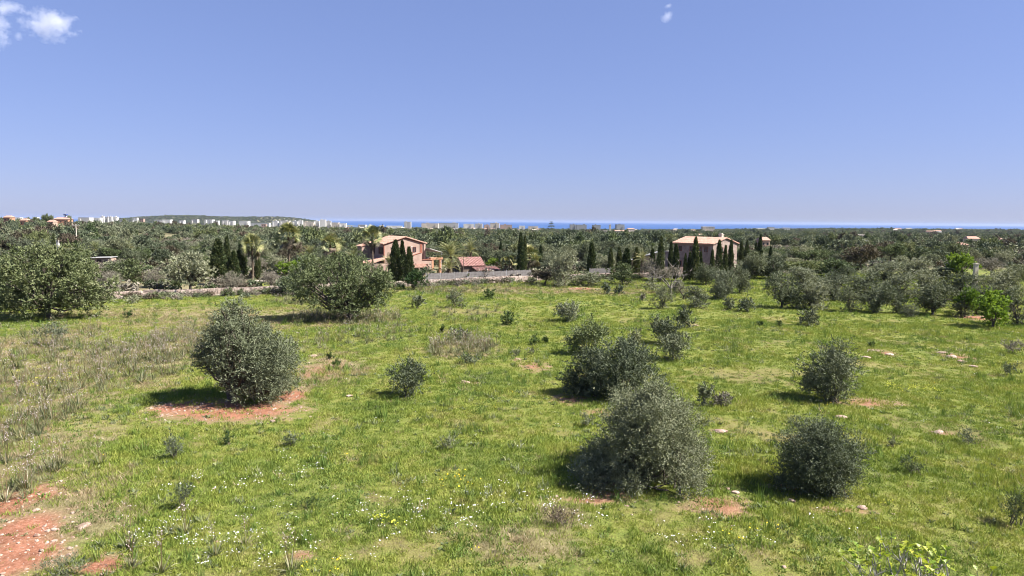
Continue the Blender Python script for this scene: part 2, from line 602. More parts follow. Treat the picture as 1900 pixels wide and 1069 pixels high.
def mat_grass(name, trans=.32, mixin=None, amt=0.0):
    m, nt, out = new_mat(name)
    c = grass_colour(nt)
    a = N(nt, 'ShaderNodeAttribute', attribute_name='tint').outputs['Fac']
    c = mixc(nt, 1.0, c, ramp(nt, a, [(0, (.66, .73, .6)), (.5, (1.02, 1.02, 1)), (.9, (1.25, 1.2, 1.2)), (1, (1.7, 1.55, 2.0))]), 'MULTIPLY')
    if mixin:
        c = mixc(nt, amt, c, mixin)
    leaf_shader(nt, out, c, trans, .6, .25)
    return m


M['grass'] = mat_grass('meadow_grass_blade')
M['herb'] = mat_grass('herb_leaf', .3, (.075, .15, .035), .55)
M['pale_herb'] = mat_leaf('pale_herb_leaf', [(0, (.12, .15, .065)), (.5, (.19, .22, .11)), (1, (.28, .30, .18))], .25)
M['straw'] = mat_leaf('straw', [(0, (.17, .13, .065)), (.5, (.28, .225, .125)), (1, (.42, .36, .24))], .2, .8, .1)
M['asphodel'] = mat_leaf('asphodel_leaf', [(0, (.09, .105, .045)), (.5, (.16, .175, .08)), (.85, (.25, .24, .14)), (1, (.36, .33, .24))], .2, .6, .2)
M['white'] = mat_rough('white_petal', [(.3, (.72, .70, .72)), (.7, (.86, .85, .85))], 3, 0)
M['pinkish'] = mat_rough('pale_pink_petal', [(.3, (.40, .33, .31)), (.7, (.60, .53, .51))], 3, 0)
M['gold'] = mat_rough('yellow_petal', [(.3, (.75, .48, .02)), (.7, (.86, .66, .04))], 3, 0)
M['lemon'] = mat_rough('lemon_petal', [(.3, (.33, .36, .03)), (.7, (.46, .46, .06))], 3, 0)
M['stone'] = mat_rough('limestone', [(.28, (.23, .14, .10)), (.5, (.34, .245, .19)), (.7, (.46, .375, .315))], 5, .4, coord='world')

tufts = [tuft('grass_tuft', 46, .26, .07, .17, .022, .55, M['grass'], 11), tuft('grass_tuft', 40, .30, .10, .24, .022, .45, M['grass'], 12),
         tuft('grass_tuft', 60, .32, .05, .12, .026, .9, M['grass'], 13), tuft('herb_tuft', 26, .22, .06, .16, .06, .9, M['herb'], 14),
         tuft('grass_tuft', 34, .24, .14, .32, .018, .35, M['grass'], 15), tuft('straw_tuft', 36, .25, .12, .34, .014, .6, M['straw'], 16),
         tuft('rosette', 16, .05, .14, .26, .075, 1.6, M['pale_herb'], 17), tuft('tall_weed', 30, .16, .20, .55, .022, .28, M['herb'], 18), tuft('grey_weed', 34, .18, .12, .36, .03, .45, M['pale_herb'], 19)]
tuft_col = proto_collection('meadow_tuft', tufts)


def fan_points(d0, d1, dens, margin=1.06, r=rng):
    """random points of the land in the camera's field from d0 to d1"""
    hw = 950 / FPX * margin
    n = int(dens * hw * (d1 ** 2 - d0 ** 2))
    y = np.sqrt(r.uniform(d0 ** 2, d1 ** 2, n))
    x = r.uniform(-1, 1, n) * (hw * y + 1.5)
    return x, y


X, Y = [], []
for d0, d1, dn in ((15.5, 30, 26), (30, 45, 18), (45, 70, 11), (70, 135, 5)):
    x_, y_ = fan_points(d0, d1, dn); X.append(x_); Y.append(y_)
x, y = np.concatenate(X), np.concatenate(Y)
s_ = patch(x, y, SOIL, SOIL_AMT) + .7 * W4(x, y, 1.6) + .5 * W1(x, y, .6) - .1
bare_ = W2(x, y, 7) + .6 * W3(x, y, 2.2)
brown_only = patch(x, y, [s for s, k_ in zip(SOIL, SOIL_AMT) if k_ == 1]) < -.3
keep = (y < wall_y(x) - .6) & (rng.uniform(0, 1, len(x)) > sstep(-.4, .4, s_) * np.where(brown_only, .62, .93)) & (rng.uniform(0, 1, len(x)) > thin_grass(x, y) * .25)
x, y = x[keep], y[keep]
dr = patch(x, y, DRY) + .6 * W2(x, y, 3.0) + .3 * W4(x, y, 1)
u = rng.uniform(0, 1, len(x))
hn = W3(x, y, 5.5) + .5 * W1(x, y, 2)
idx = np.where(u < .30, 0, np.where(u < .52, 1, np.where(u < .80, 2, np.where(u < .90, 4, 3))))
idx = np.where((hn > .55) & (u > .45), 3, idx)
idx = np.where((hn < -.5) & (u > .4), 1, idx)
idx = np.where(rng.uniform(0, 1, len(x)) < sstep(-.3, .9, dr) * .55, 5, idx)
idx = np.where((u > .985), 5, idx)
v_ = rng.uniform(0, 1, len(x)); wz = W4(x, y, 9) + .6 * W2(x, y, 3)
idx = np.where(v_ < .020 + .05 * (wz > .5), 6, np.where(v_ < .035 + .10 * (wz > .5), 7, np.where(v_ < .045 + .16 * (wz > .7), 8, idx)))
sc = rng.uniform(.55, 1.15, len(x)) * (1 + .25 * W1(x, y, 4)) * np.interp(y, [15, 45, 110], [.95, 1.15, 1.6])
tg = thin_grass(x, y)
sc = sc * (1 - .42 * tg); idx = np.where((rng.uniform(0, 1, len(x)) < tg * .35), 5, idx)
P = np.stack([x, y, H(x, y)], 1)
scatter('meadow_grass', 'short spring grass and herbs covering the whole meadow', 'grass', P,
        np.stack([rng.normal(0, .1, len(x)), rng.normal(0, .1, len(x)), rng.uniform(0, 6.28, len(x))], 1),
        np.stack([sc, sc, sc * rng.uniform(.8, 1.25, len(x))], 1), idx, tuft_col)


# wild flowers
def flower_mesh(name, n, radius, h0, h1, size, mat, seed, stalk=True):
    r = np.random.default_rng(seed)
    mb = MB()
    for _ in range(n):
        a, q_ = r.uniform(0, 6.28), math.sqrt(r.uniform(0, 1)) * radius
        c = np.array([math.cos(a) * q_, math.sin(a) * q_, r.uniform(h0, h1)])
        nn = unit(np.array([r.normal(0, .35) , r.normal(0, .35) - .15, 1.0]))
        t1 = unit(np.cross(nn, [1, .2, 0])); t2 = np.cross(nn, t1)
        s = size * r.uniform(.7, 1.3) * .5
        ring = [c + (t1 * math.cos(k * 1.0472) + t2 * math.sin(k * 1.0472)) * s for k in range(6)]
        mb.add(ring + [c + nn * s * .35], [(k, (k + 1) % 6, 6) for k in range(6)])
    return mb.mesh(name, mat)


def flower_scatter(name, label, cat, mesh_list, dens, wv, size, thr, spots=(), d1=70, far=.4):
    x, y = [], []
    for d0, dd, dn in ((15.5, 30, dens), (30, 48, dens * .6), (48, d1, dens * far)):
        a_, b_ = fan_points(d0, dd, dn); x.append(a_); y.append(b_)
    x, y = np.concatenate(x), np.concatenate(y)
    f = wv(x, y, size) + .5 * wv(y, -x, size * .37)
    ok = (f > thr) | (rng.uniform(0, 1, len(x)) < .035)
    ok &= (patch(x, y, SOIL) < -.2)
    x, y = x[ok], y[ok]
    for (px, py, rx, ry, k) in spots:
        e = ellipse(px, py, rx, ry)
        a_ = rng.uniform(0, 6.28, k); q_ = np.sqrt(rng.uniform(0, 1, k))
        x = np.append(x, e[0] + np.cos(a_) * q_ * e[2]); y = np.append(y, e[1] + np.sin(a_) * q_ * e[3])
    n = len(x)
    sc = rng.uniform(.7, 1.2, n)
    return scatter(name, label, cat, np.stack([x, y, H(x, y)], 1), np.stack([0 * x, 0 * x, rng.uniform(0, 6.28, n)], 1),
                   np.stack([sc, sc, sc], 1), rng.integers(0, len(mesh_list), n), proto_collection(name + '_source', mesh_list))


flower_scatter('white_daisies', 'small white daisies sprinkled through the near meadow grass', 'flowers',
               [flower_mesh('daisy', k, .25, .08, .3, .040, M['white'], 30 + k) for k in (2, 4, 6)], .42, Waves(21), 4.5, .70,
               [(850, 930, 190, 40, 34), (560, 880, 100, 35, 14), (380, 905, 80, 20, 14), (1060, 950, 80, 30, 20), (640, 980, 260, 60, 40), (1330, 1000, 110, 30, 18), (340, 985, 70, 35, 16), (420, 1030, 120, 40, 20)], 80, .5)
flower_scatter('yellow_flowers', 'yellow and orange meadow flowers scattered in the grass', 'flowers',
               [flower_mesh('marigold', k, .22, .1, .28, .05, M['gold'], 40 + k) for k in (1, 2, 4)], .16, Waves(22), 4, .7,
               [(850, 895, 50, 18, 13), (600, 1055, 40, 12, 5), (1420, 985, 50, 12, 5), (1345, 1000, 40, 12, 4)], 60)
flower_scatter('lemon_flowers', 'lemon yellow spurge patches in the meadow', 'flowers',
               [flower_mesh('spurge', k, .3, .08, .26, .07, M['lemon'], 50 + k) for k in (9, 14)], .03, Waves(23), 6, .8,
               [(1680, 722, 30, 9, 10), (1735, 725, 40, 9, 11), (720, 968, 24, 8, 4), (95, 710, 40, 12, 16), (60, 690, 25, 8, 8), (905, 572, 6, 2, 3)], 90)


def blob(seed, rx, ry, rz, rough=.25, sub=2):
    """an angular stone"""
    import bmesh
    bm = bmesh.new()
    bmesh.ops.create_icosphere(bm, subdivisions=sub, radius=1)
    r = np.random.default_rng(seed)
    dirs = unit(r.normal(size=(9, 3))); cut = r.uniform(.55, .95, 9)
    for v in bm.verts:
        c = np.array(v.co)
        for d, k in zip(dirs, cut):
            o_ = c @ d
            if o_ > k:
                c = c - d * (o_ - k)
        c = c * (1 + r.normal(0, rough * .15))
        v.co = (c[0] * rx, c[1] * ry, c[2] * rz)
    vs = np.array([v.co[:] for v in bm.verts]); fs_ = [[v.index for v in f.verts] for f in bm.faces]
    bm.free()
    return vs, fs_


stone_meshes = []
for k in range(5):
    mb = MB(); mb.add(*blob(60 + k, .055, .045, .03, .3, 1)); stone_meshes.append(mb.mesh('pebble', M['stone']))
x, y = [], []
for (cx, cy, a, b_), am in zip(SOIL, SOIL_AMT):
    k = int(min(420, a * b_ * 3.14 * (15 if am == 1 else 6)))
    q_ = np.sqrt(rng.uniform(0, 1.35, k)); t_ = rng.uniform(0, 6.28, k)
    x.append(cx + np.cos(t_) * q_ * a); y.append(cy + np.sin(t_) * q_ * b_)
x_, y_ = fan_points(16, 45, .12); x.append(x_); y.append(y_)
x, y = np.concatenate(x), np.concatenate(y)
sc = rng.gamma(1.4, .36, len(x)) + .3
scatter('loose_stones', 'pale limestone pebbles strewn over the red soil patches', 'stones', np.stack([x, y, H(x, y) + .005], 1),
        np.stack([rng.normal(0, .3, len(x)), rng.normal(0, .3, len(x)), rng.uniform(0, 6.28, len(x))], 1), np.stack([sc, sc, sc], 1),
        rng.integers(0, 5, len(x)), proto_collection('loose_stones_source', stone_meshes))


# asphodels: strap leaves, a branched stalk, pale flowers
def asphodel_parts(seed, n=34, L=.55, stalks=2, mat='asphodel', green=False):
    r = np.random.default_rng(seed)
    a = r.uniform(0, 6.283, n)
    el = r.uniform(.35, 1.35, n)
    d = np.stack([np.cos(a) * np.cos(el), np.sin(a) * np.cos(el), np.sin(el)], 1)
    base = np.stack([np.cos(a), np.sin(a), 0 * a], 1) * r.uniform(.0, .10, n)[:, None] - [0, 0, .03]
    ln = L * r.uniform(.6, 1.2, n)
    V1 = []
    side = unit(np.cross(d, [0, 0, 1.0])) * .012
    p0 = base
    for s in range(3):                                  # arching strap in three joints
        dd = unit(d - np.array([0, 0, .55]) * s * (1.2 - el)[:, None])
        p1 = p0 + dd * (ln / 3)[:, None]
        w0, w1 = (1, 1.2, .8)[s], (1.2, .8, .1)[s]
        V1.append(np.stack([p0 - side * w0, p0 + side * w0, p1 + side * w1, p1 - side * w1], 1)); p0 = p1
    leaves = np.concatenate(V1)
    st = MB(); fl = MB()
    for _ in range(stalks):
        h = r.uniform(.75, 1.15); lx, ly = r.normal(0, .12, 2)
        top = np.array([lx, ly, h])
        st.tube([(0, 0, 0), (lx * .5, ly * .5, h * .5), top], [.008, .007, .004], 4, False)
        for b_ in range(5):
            t = r.uniform(.6, 1)
            o_ = np.array([lx * t, ly * t, h * t]); a_ = r.uniform(0, 6.28); l_ = r.uniform(.08, .22)
            e = o_ + np.array([math.cos(a_) * l_, math.sin(a_) * l_, l_ * 1.1])
            st.tube([o_, e], [.004, .003], 3, False)
            for k in range(3):
                c = o_ + (e - o_) * r.uniform(.4, 1.1) + r.normal(0, .012, 3)
                s = r.uniform(.012, .022); t1 = unit(r.normal(size=3)); t2 = unit(np.cross(t1, r.normal(size=3)))
                fl.add([c + t1 * s, c + t2 * s, c - t1 * s, c - t2 * s], [(0, 1, 2, 3)])
    return leaves, np.tile(r.uniform(0, 1, n), 3), st, fl


def asphodel_joined(seed, **kw):
    L_, t_, st, fl = asphodel_parts(seed, **kw)
    me = quads_mesh('asphodel', L_, M['asphodel'], t_)
    import bmesh
    bm = bmesh.new(); bm.from_mesh(me)
    for mi, part in ((1, st), (2, fl)):
        vs = [bm.verts.new(v) for v in np.concatenate(part.v)]
        for f in part.f:
            bf = bm.faces.new([vs[i] for i in f]); bf.material_index = mi
    bm.to_mesh(me); bm.free()
    me.materials.append(M['straw']); me.materials.append(M['pinkish'])
    return me


asph_col = proto_collection('asphodel_source', [asphodel_joined(70 + k, n=30, L=.5 + .08 * k, stalks=(1, 1, 2, 1)[k]) for k in range(4)])
x, y = [], []
for (px, py, rx, ry, k) in [(150, 680, 215, 66, 520), (40, 640, 90, 40, 90), (860, 648, 68, 17, 150), (640, 590, 105, 12, 260), (310, 640, 90, 40, 170), (30, 800, 60, 60, 70),
                            (10, 920, 45, 60, 40), (860, 585, 70, 14, 40), (560, 560, 70, 6, 60), (1000, 530, 260, 4, 170), (850, 540, 100, 5, 80), (680, 620, 90, 20, 45), (560, 640, 60, 20, 25)]:
    e = ellipse(px, py, rx, ry); a_ = rng.uniform(0, 6.28, k); q_ = np.sqrt(rng.uniform(0, 1, k))
    x.append(e[0] + np.cos(a_) * q_ * e[2]); y.append(e[1] + np.sin(a_) * q_ * e[3])
x, y = np.concatenate(x), np.concatenate(y)
ok = (y < wall_y(x) - .5) & (W4(x, y, 2.4) > -.55); x, y = x[ok], y[ok]
sc = rng.uniform(.65, 1.25, len(x))
scatter('asphodel_thicket', 'dry greyish asphodel thickets with strap leaves and pale flower stalks', 'plants', np.stack([x, y, H(x, y)], 1),
        np.stack([0 * x, 0 * x, rng.uniform(0, 6.28, len(x))], 1), np.stack([sc, sc, sc], 1), rng.integers(0, 4, len(x)), asph_col)
# ------------------------------------------------------------------ far buildings: picture columns, top row, bottom row, distance, look
TOWN = [  # px0, px1, top, foot, distance, colour, storeys, label
    (6, 18, 400, 407.5, 600, 'orange', 2, 'orange house at the far left end of the ridge'), (36, 48, 405.5, 412, 590, 'orange', 1, 'low orange house left of the ridge trees'),
    (100, 125, 403.5, 413, 600, 'orange', 2, 'long orange house with tiled roof among the ridge trees'), (88, 98, 408, 413, 590, 'brown', 1, 'small brown house left of the long orange one'),
    (21, 36, 403.5, 407, 2300, 'white', 2, 'low white block on the horizon between two orange houses'), (61, 69, 403, 407, 2300, 'white', 2, 'small white block on the horizon left of the ridge trees'),
    (145, 165, 403.5, 409, 2300, 'white', 3, 'low white hotel on the skyline right of the blue tower'), (174, 186, 404, 409, 2300, 'white', 3, 'stepped white building left of the white towers'),
    (186.5, 192, 401.5, 409, 2320, 'white', 7, 'white tower block, leftmost of four on the left skyline'), (193, 201, 403, 409, 2340, 'white', 6, 'white tower block, second of four on the left skyline'),
    (202, 207, 402, 409, 2320, 'white', 7, 'white tower block, third of four on the left skyline'), (208, 217, 402.5, 409, 2330, 'white', 6, 'white tower block, last of four on the left skyline'),
    (219, 230, 407.5, 411.5, 1500, 'white', 1, 'low white house right of the skyline towers'), (259, 266, 406, 411, 1400, 'pink', 2, 'small pinkish house on the ridge before the headland'),
    (246, 254, 404, 409, 2000, 'white', 2, 'white house left of the headland'), (286, 300, 408, 412, 2500, 'white', 2, 'low white row under the headland, first from the left'),
    (301, 316, 407.5, 412.5, 2500, 'white', 2, 'low white row under the headland, second from the left'), (332, 341, 409, 412, 2700, 'white', 2, 'low white row under the headland, third from the left'),
    (355, 366, 407, 412, 2700, 'white', 3, 'white hotel under the headland, taller than its neighbours'), (380, 394, 407.5, 412, 2700, 'white', 3, 'white hotel under the headland right of the taller one'),
    (395, 405, 409.5, 413, 2600, 'white', 2, 'white block under the middle of the headland'), (412, 422, 409, 413, 2700, 'white', 3, 'white block under the headland crest slope'),
    (423, 434, 410, 415, 2600, 'white', 3, 'stepped white block under the headland slope'), (443, 460, 410, 415.5, 2600, 'white', 3, 'wide white block under the headland slope'),
    (485, 493, 416, 422, 1200, 'pink', 2, 'small pink house in the wood before the town'), (464, 500, 414, 417.5, 2500, 'white', 1, 'long low white row left of the town'),
    (505, 515, 410, 416, 2700, 'white', 4, 'white block at the left end of the town'), (519, 537, 409.5, 416, 2700, 'white', 4, 'broad white block in the left of the town'),
    (542, 552.5, 410, 417, 2700, 'white', 5, 'white block left of the middle of the town'), (553.5, 561, 409, 418, 2680, 'white', 7, 'tall white block in the middle of the town'),
    (562, 582.5, 411.5, 418, 2700, 'cream', 4, 'long cream block right of the tall white one'), (583.5, 592.5, 410, 418, 2720, 'white', 6, 'white block beside the tallest tower of the town'),
    (593.5, 604, 407.5, 419, 2700, 'white', 9, 'tallest white tower of the town, at the sea edge'), (605, 613.5, 410, 418, 2720, 'white', 6, 'white block right of the tallest tower'),
    (615, 628, 413, 419, 2700, 'cream', 3, 'low cream block at the sea edge of the town'), (629, 642, 414.5, 419.5, 2700, 'white', 2, 'lowest white block at the sea edge of the town'),
    (664, 678, 417, 421, 2700, 'white', 2, 'low white house by the sea above the palm'), (704, 712, 418, 422.5, 2600, 'white', 2, 'low white house by the sea above the pink house'),
    (717, 746, 419, 423.5, 2600, 'white', 2, 'row of low white houses by the sea'), (750, 762, 411.5, 423, 2650, 'white', 9, 'lone white tower block by the sea'),
    (748, 759, 424.5, 428, 2000, 'cream', 1, 'low cream house below the lone tower block'), (782, 813, 414.5, 421, 2700, 'cream', 4, 'long cream hotel by the sea, left wing'),
    (814, 850, 414, 421, 2720, 'white', 4, 'long white hotel by the sea, right wing'), (832, 850, 424.5, 429, 1800, 'white', 1, 'low white house below the long hotel'),
    (860, 880, 415.5, 421, 2700, 'white', 3, 'grey white block right of the long hotel'), (881, 895, 415, 421.5, 2700, 'white', 4, 'bright white block by the sea'),
    (898, 908.5, 417, 424, 2600, 'pink', 4, 'pink block right of the bright white one'), (909.5, 926, 414, 421, 2720, 'cream', 5, 'tall cream block behind the pink one'),
    (928, 950, 417, 425, 2600, 'pink', 4, 'stepped pink block right of the tall cream one'), (963, 974, 419, 424, 2650, 'white', 3, 'white block left of the araucaria'),
    (980, 998, 420, 425, 2650, 'cream', 3, 'cream blocks just left of the araucaria'), (1058, 1069, 416.5, 428, 2500, 'grey', 8, 'grey hotel slab, left half, against the sea'),
    (1070, 1088.6, 417, 428, 2510, 'grey', 8, 'grey hotel slab, right half, against the sea'), (1100, 1114.5, 417.5, 426, 2500, 'grey', 5, 'pale grey block right of the grey slabs'),
    (1130.8, 1134, 417, 430, 1700, 'cream', 4, 'slim cream tower against the sea'), (1144, 1159, 416.5, 426, 2500, 'grey', 6, 'grey block right of the slim tower'),
    (1119, 1128, 428, 432, 1500, 'cream', 1, 'low cream house left of the cream farmhouses'), (1141, 1163.5, 427, 433, 1300, 'cream', 2, 'cream farmhouse among trees, left one of two'),
    (1164.5, 1178, 423.5, 431, 1320, 'cream', 2, 'taller cream farmhouse, right one of two'), (1304, 1326, 420.5, 425.5, 2000, 'cream', 2, 'long cream building on the coast behind the stone house'),
    (1295, 1308, 434, 438, 900, 'cream', 1, 'low cream wall house behind the stone house roof'), (1413, 1429, 440, 447, 350, 'brown', 1, 'brown roofed cottage right of the stone house'),
    (1549, 1560, 445, 449, 560, 'white', 1, 'white shed roof in the right wood'), (1568, 1605, 435, 440, 850, 'cream', 1, 'long pale greenhouse in the right wood'),
    (1597, 1616, 447, 451, 500, 'white', 1, 'white low roof in the right wood'), (1721, 1728, 438.5, 445, 640, 'cream', 2, 'small cream cube house in the right wood'),
    (1797, 1818, 438.7, 452, 480, 'cream', 2, 'cream two storey house in the right wood'), (1767, 1796, 450.5, 457, 430, 'brown', 1, 'low brown house left of the cream two storey one'),
    (1850, 1860, 440.5, 447, 600, 'cream', 1, 'low cream house near the right edge'), (1426, 1437, 421.5, 425.5, 2500, 'white', 1, 'white house speck on the right coast'),
    (1453, 1466, 422.5, 426, 2500, 'white', 1, 'white row speck on the right coast')]
SIGHT = [(t[0], t[1], t[4]) for t in TOWN]
# ------------------------------------------------------------------ trees and shrubs
def make_lobes(w, h, z0, n, r, shape='round'):
    """leafy masses that make up a crown of width w between z0 and h"""
    L = []
    rz, rx = (h - z0) / 2, w / 2
    cz = z0 + rz
    for i in range(n):
        d = unit(r.normal(size=3)); q_ = r.uniform(.25, 1) ** .6
        t = d[2] * q_                                    # -1 low .. 1 high
        k = 1.0
        if shape == 'cone':
            k = 1.0 - .50 * (t + 1) / 2 + .08
            if i % 3 == 0:
                t = -abs(t)
        elif shape == 'fan':
            k = .62 + .38 * (t + 1) / 2
        elif shape == 'dome':
            t = abs(t) * 1.1 - .35
        lr = r.uniform(.30, .46) * (1.0 if shape != 'fan' else .9)
        L.append((d[0] * q_ * rx * (1 - lr) * k * 1.12, d[1] * q_ * rx * (1 - lr) * k * 1.12, cz + t * rz * (1 - lr), rx * lr * 1.08, rx * lr * 1.08, rz * lr * 1.15))
    L.append((0, 0, cz, rx * .52, rx * .52, rz * .62))
    L = np.array(L)
    for ax, size, mid in ((0, w, 0.0), (1, w, 0.0), (2, h - z0, cz)):       # fill the asked width and height
        lo, hi = (L[:, ax] - L[:, 3 + ax]).min(), (L[:, ax] + L[:, 3 + ax]).max()
        k = size * .96 / (hi - lo)
        L[:, ax] = (L[:, ax] - (lo + hi) / 2) * k + mid
        L[:, 3 + ax] *= k
    return L


def sub_lobes(L, r, per=7):
    """clumps on the surface of every leafy mass"""
    S = []
    for l in L:
        d = unit(r.normal(size=(per, 3)) + [0, 0, .25])
        q_ = r.uniform(.50, .95, (per, 1)); k = r.uniform(.20, .44, (per, 1))
        S.append(np.hstack([l[:3] + d * l[3:] * q_, l[3:] * k]))
    return np.vstack(S)


def crown_quads(L, nleaf, leaf_len, leaf_w, r, per=12, twig=.6, up=.5, surf=.42, zmin=.02, wild=.12, clumps=7, hollow=True, rough_face=.34):
    nt_ = max(8, nleaf // per)
    L = sub_lobes(L, r, clumps)
    wgt = L[:, 3] * L[:, 5] + L[:, 3] ** 2; wgt = wgt / wgt.sum()
    k = r.choice(len(L), nt_, p=wgt)
    d = unit(r.normal(size=(nt_, 3)))
    q_ = 1 - np.abs(r.normal(0, surf * .9, nt_)); q_ = np.clip(q_, .05, 1)
    lump = 1 + .16 * np.sin(d[:, 0] * 5 + k) * np.sin(d[:, 1] * 6 + 2 * k) + .10 * np.sin(d[:, 2] * 9 + 3 * k)
    q_ = q_ * lump * (1 + (r.uniform(0, 1, nt_) < wild) * r.uniform(.05, .35, nt_))
    p = L[k, :3] + d * L[k, 3:] * q_[:, None]
    td = unit(d * .75 + np.array([0, 0, up]) + r.normal(0, .38, (nt_, 3)))
    tl = twig * r.uniform(.5, 1.3, nt_) * np.where(r.uniform(0, 1, nt_) < (.10 if hollow else .03), 2.2, 1.0)
    span = np.ptp(p[:, 0]) + .1; fq = 2 * np.pi / (span * .26)          # hollows between the boughs
    hol = sum(np.sin(p @ (v_ * fq * s_) + o_) for v_, s_, o_ in zip(unit(r.normal(size=(7, 3))), r.uniform(.7, 1.9, 7), r.uniform(0, 6.28, 7))) / 2.6
    nh = hol > (-.72 if hollow else -9)
    p, td, tl, d, k = p[nh], td[nh], tl[nh], d[nh], k[nh]; nt_ = len(p)
    t = r.uniform(0, 1, (nt_, per))
    base = p[:, None, :] + td[:, None, :] * (t * tl[:, None])[..., None] + r.normal(0, .045 * twig, (nt_, per, 3))
    ld = unit(td[:, None, :] * .8 + r.normal(0, .45, (nt_, per, 3)))
    base = base.reshape(-1, 3); ld = ld.reshape(-1, 3)
    ok = base[:, 2] > zmin
    base, ld = base[ok], ld[ok]
    n = len(base)
    face = unit(np.repeat(d, per, 0)[ok] * 1.1 + [0, 0, .2] + r.normal(0, rough_face, (n, 3)))
    V = leaf_quads(base, ld, leaf_len * r.uniform(.7, 1.3, n), leaf_w * r.uniform(.75, 1.25, n), r, face)
    tint = np.clip(np.repeat(r.uniform(0, 1, len(L))[k] * .35 + r.uniform(0, 1, nt_) * .35, per)[ok] + r.uniform(0, 1, n) * .22 + .04, 0, 1)
    return V, tint


def limbs(L, trunk_h, trunk_r, r, stems=1, spread=.3, sides=6, reach=.85, mb=None):
    mb = mb or MB()
    if stems == 1:
        lean = r.normal(0, .10, 2) * trunk_h
        top = np.array([lean[0], lean[1], trunk_h])
        mb.tube([(0, 0, -.15), (lean[0] * .2, lean[1] * .2, trunk_h * .12), (lean[0] * .6, lean[1] * .6, trunk_h * .55), top],
                [trunk_r * 1.5, trunk_r * 1.12, trunk_r * .92, trunk_r * .85], 8)
        starts = [top] * len(L)
    else:
        starts = [np.array([r.normal(0, spread * .35), r.normal(0, spread * .35), -.1]) for _ in L]
    for l, s in zip(L, starts):
        e = l[:3] * 1.0
        e[:2] *= reach; m_ = (s + e) / 2 + r.normal(0, .10, 3) * np.linalg.norm(e - s)
        m_[2] = max(m_[2], .12)
        r0 = trunk_r * (.62 if stems == 1 else .8)
        tip = e + unit(e - m_) * l[3] * .55
        mb.tube([s, s * .55 + m_ * .45 + r.normal(0, .03, 3), m_, e, tip], [r0, r0 * .82, r0 * .62, r0 * .32, r0 * .1], sides)
        for _ in range(3):
            f = e + unit(r.normal(size=3) + [0, 0, .4]) * l[3] * .9
            mb.tube([m_ * .4 + e * .6, (m_ + e + f) / 3 + r.normal(0, .04, 3), f], [r0 * .36, r0 * .22, r0 * .06], 4)
    return mb


def lobes_px(items, loc, r):
    """leafy masses from circles drawn over the photograph, given depth behind and in front"""
    d = float(loc[1]); px0 = 950 + loc[0] / loc[1] * FPX
    X_ = np.array([(p[0] - px0) / FPX * d for p in items]); half = max(np.abs(X_ - X_.mean()).max(), .3); L = []
    for (px, py, rp), x in zip(items, X_):
        z = zat(px, py, d) - loc[2]; rr_ = rp / FPX * d
        dep = math.sqrt(max(.15, 1 - ((x - X_.mean()) / (half * 1.15)) ** 2)) * half
        for s in (-1, 0, 1):
            k = 1.0 if s == 0 else r.uniform(.6, .85)
            L.append((x + r.normal(0, .12) * rr_, s * dep * r.uniform(.5, .8), z * (1 if s == 0 else r.uniform(.82, .98)), rr_ * k, rr_ * k, rr_ * k * r.uniform(.9, 1.05)))
    return np.array(L)


def px_scale(d):
    return 683.0 / d                                      # render pixels for each metre


def plant(name, label, cat, loc, w, h, mat, seed, shape='round', z0=None, trunk=None, nl=None, lobes=9, leaf=None, fat=.33,
          group=None, stems=6, surf=.42, up=.45, twig=.5, wild=.12, bark='bark', rz=None, trunk_r=None, trunk_name='trunk', crown_name='crown', circles=None, clumps=7, dense=1.0, hollow=True):
    """one tree or shrub: an Empty at its foot, stems and a leafy crown"""
    r = np.random.default_rng(seed)
    d = max(float(loc[1]), 12)
    s = px_scale(d)
    if z0 is None:
        z0 = -.12 * h if trunk is None else trunk * .75
    if leaf is None:
        leaf = max(.075, 2.5 / s)
    if nl is None:
        nl = int(np.clip(w * h * s * s * 3.4 * (2.5 / s / leaf) ** 2 * dense, 300, 60000))
    L = make_lobes(w - leaf, h - leaf * .6, z0, lobes, r, shape) if circles is None else lobes_px(circles, loc, r)
    V, t = crown_quads(L, nl, leaf, leaf * fat, r, clumps=clumps, hollow=hollow, twig=min(twig, w * .16), surf=surf, up=up, wild=wild)
    o = thing(name, label, cat, loc, 0 if rz is None else rz, group)
    tr = trunk_r if trunk_r else (.035 * h if trunk else .012 * h + .01)
    limbs(L, trunk or 0, tr, r, 1 if trunk else stems, w * .3).obj(trunk_name, M[bark], o, True)
    link(bpy.data.objects.new(crown_name, quads_mesh(crown_name, V, M[mat], t)), o)
    return o


def bush_px(px, base, top, wpx, mat, label, seed, shape='round', name='olive_shrub', cat='shrub', sink=0.0, front=.32, **kw):
    """a shrub of the meadow from the pixels of its foot, top and width"""
    g = G(px, base)
    w = wpx / FPX * g[1] * 1.04
    # the visible foot is the front of the shrub: its middle stands a little behind
    for _ in range(2):
        y = g[1] + w * front
        w = wpx / FPX * y
    r_ = ray(px, base)
    x = r_[0] / r_[1] * y
    z = float(H(x, y))
    h = max(zat(px, top, y) - z, .15)
    return plant(name, label, cat, (x, y, z), w, h, mat, seed, shape, **kw)


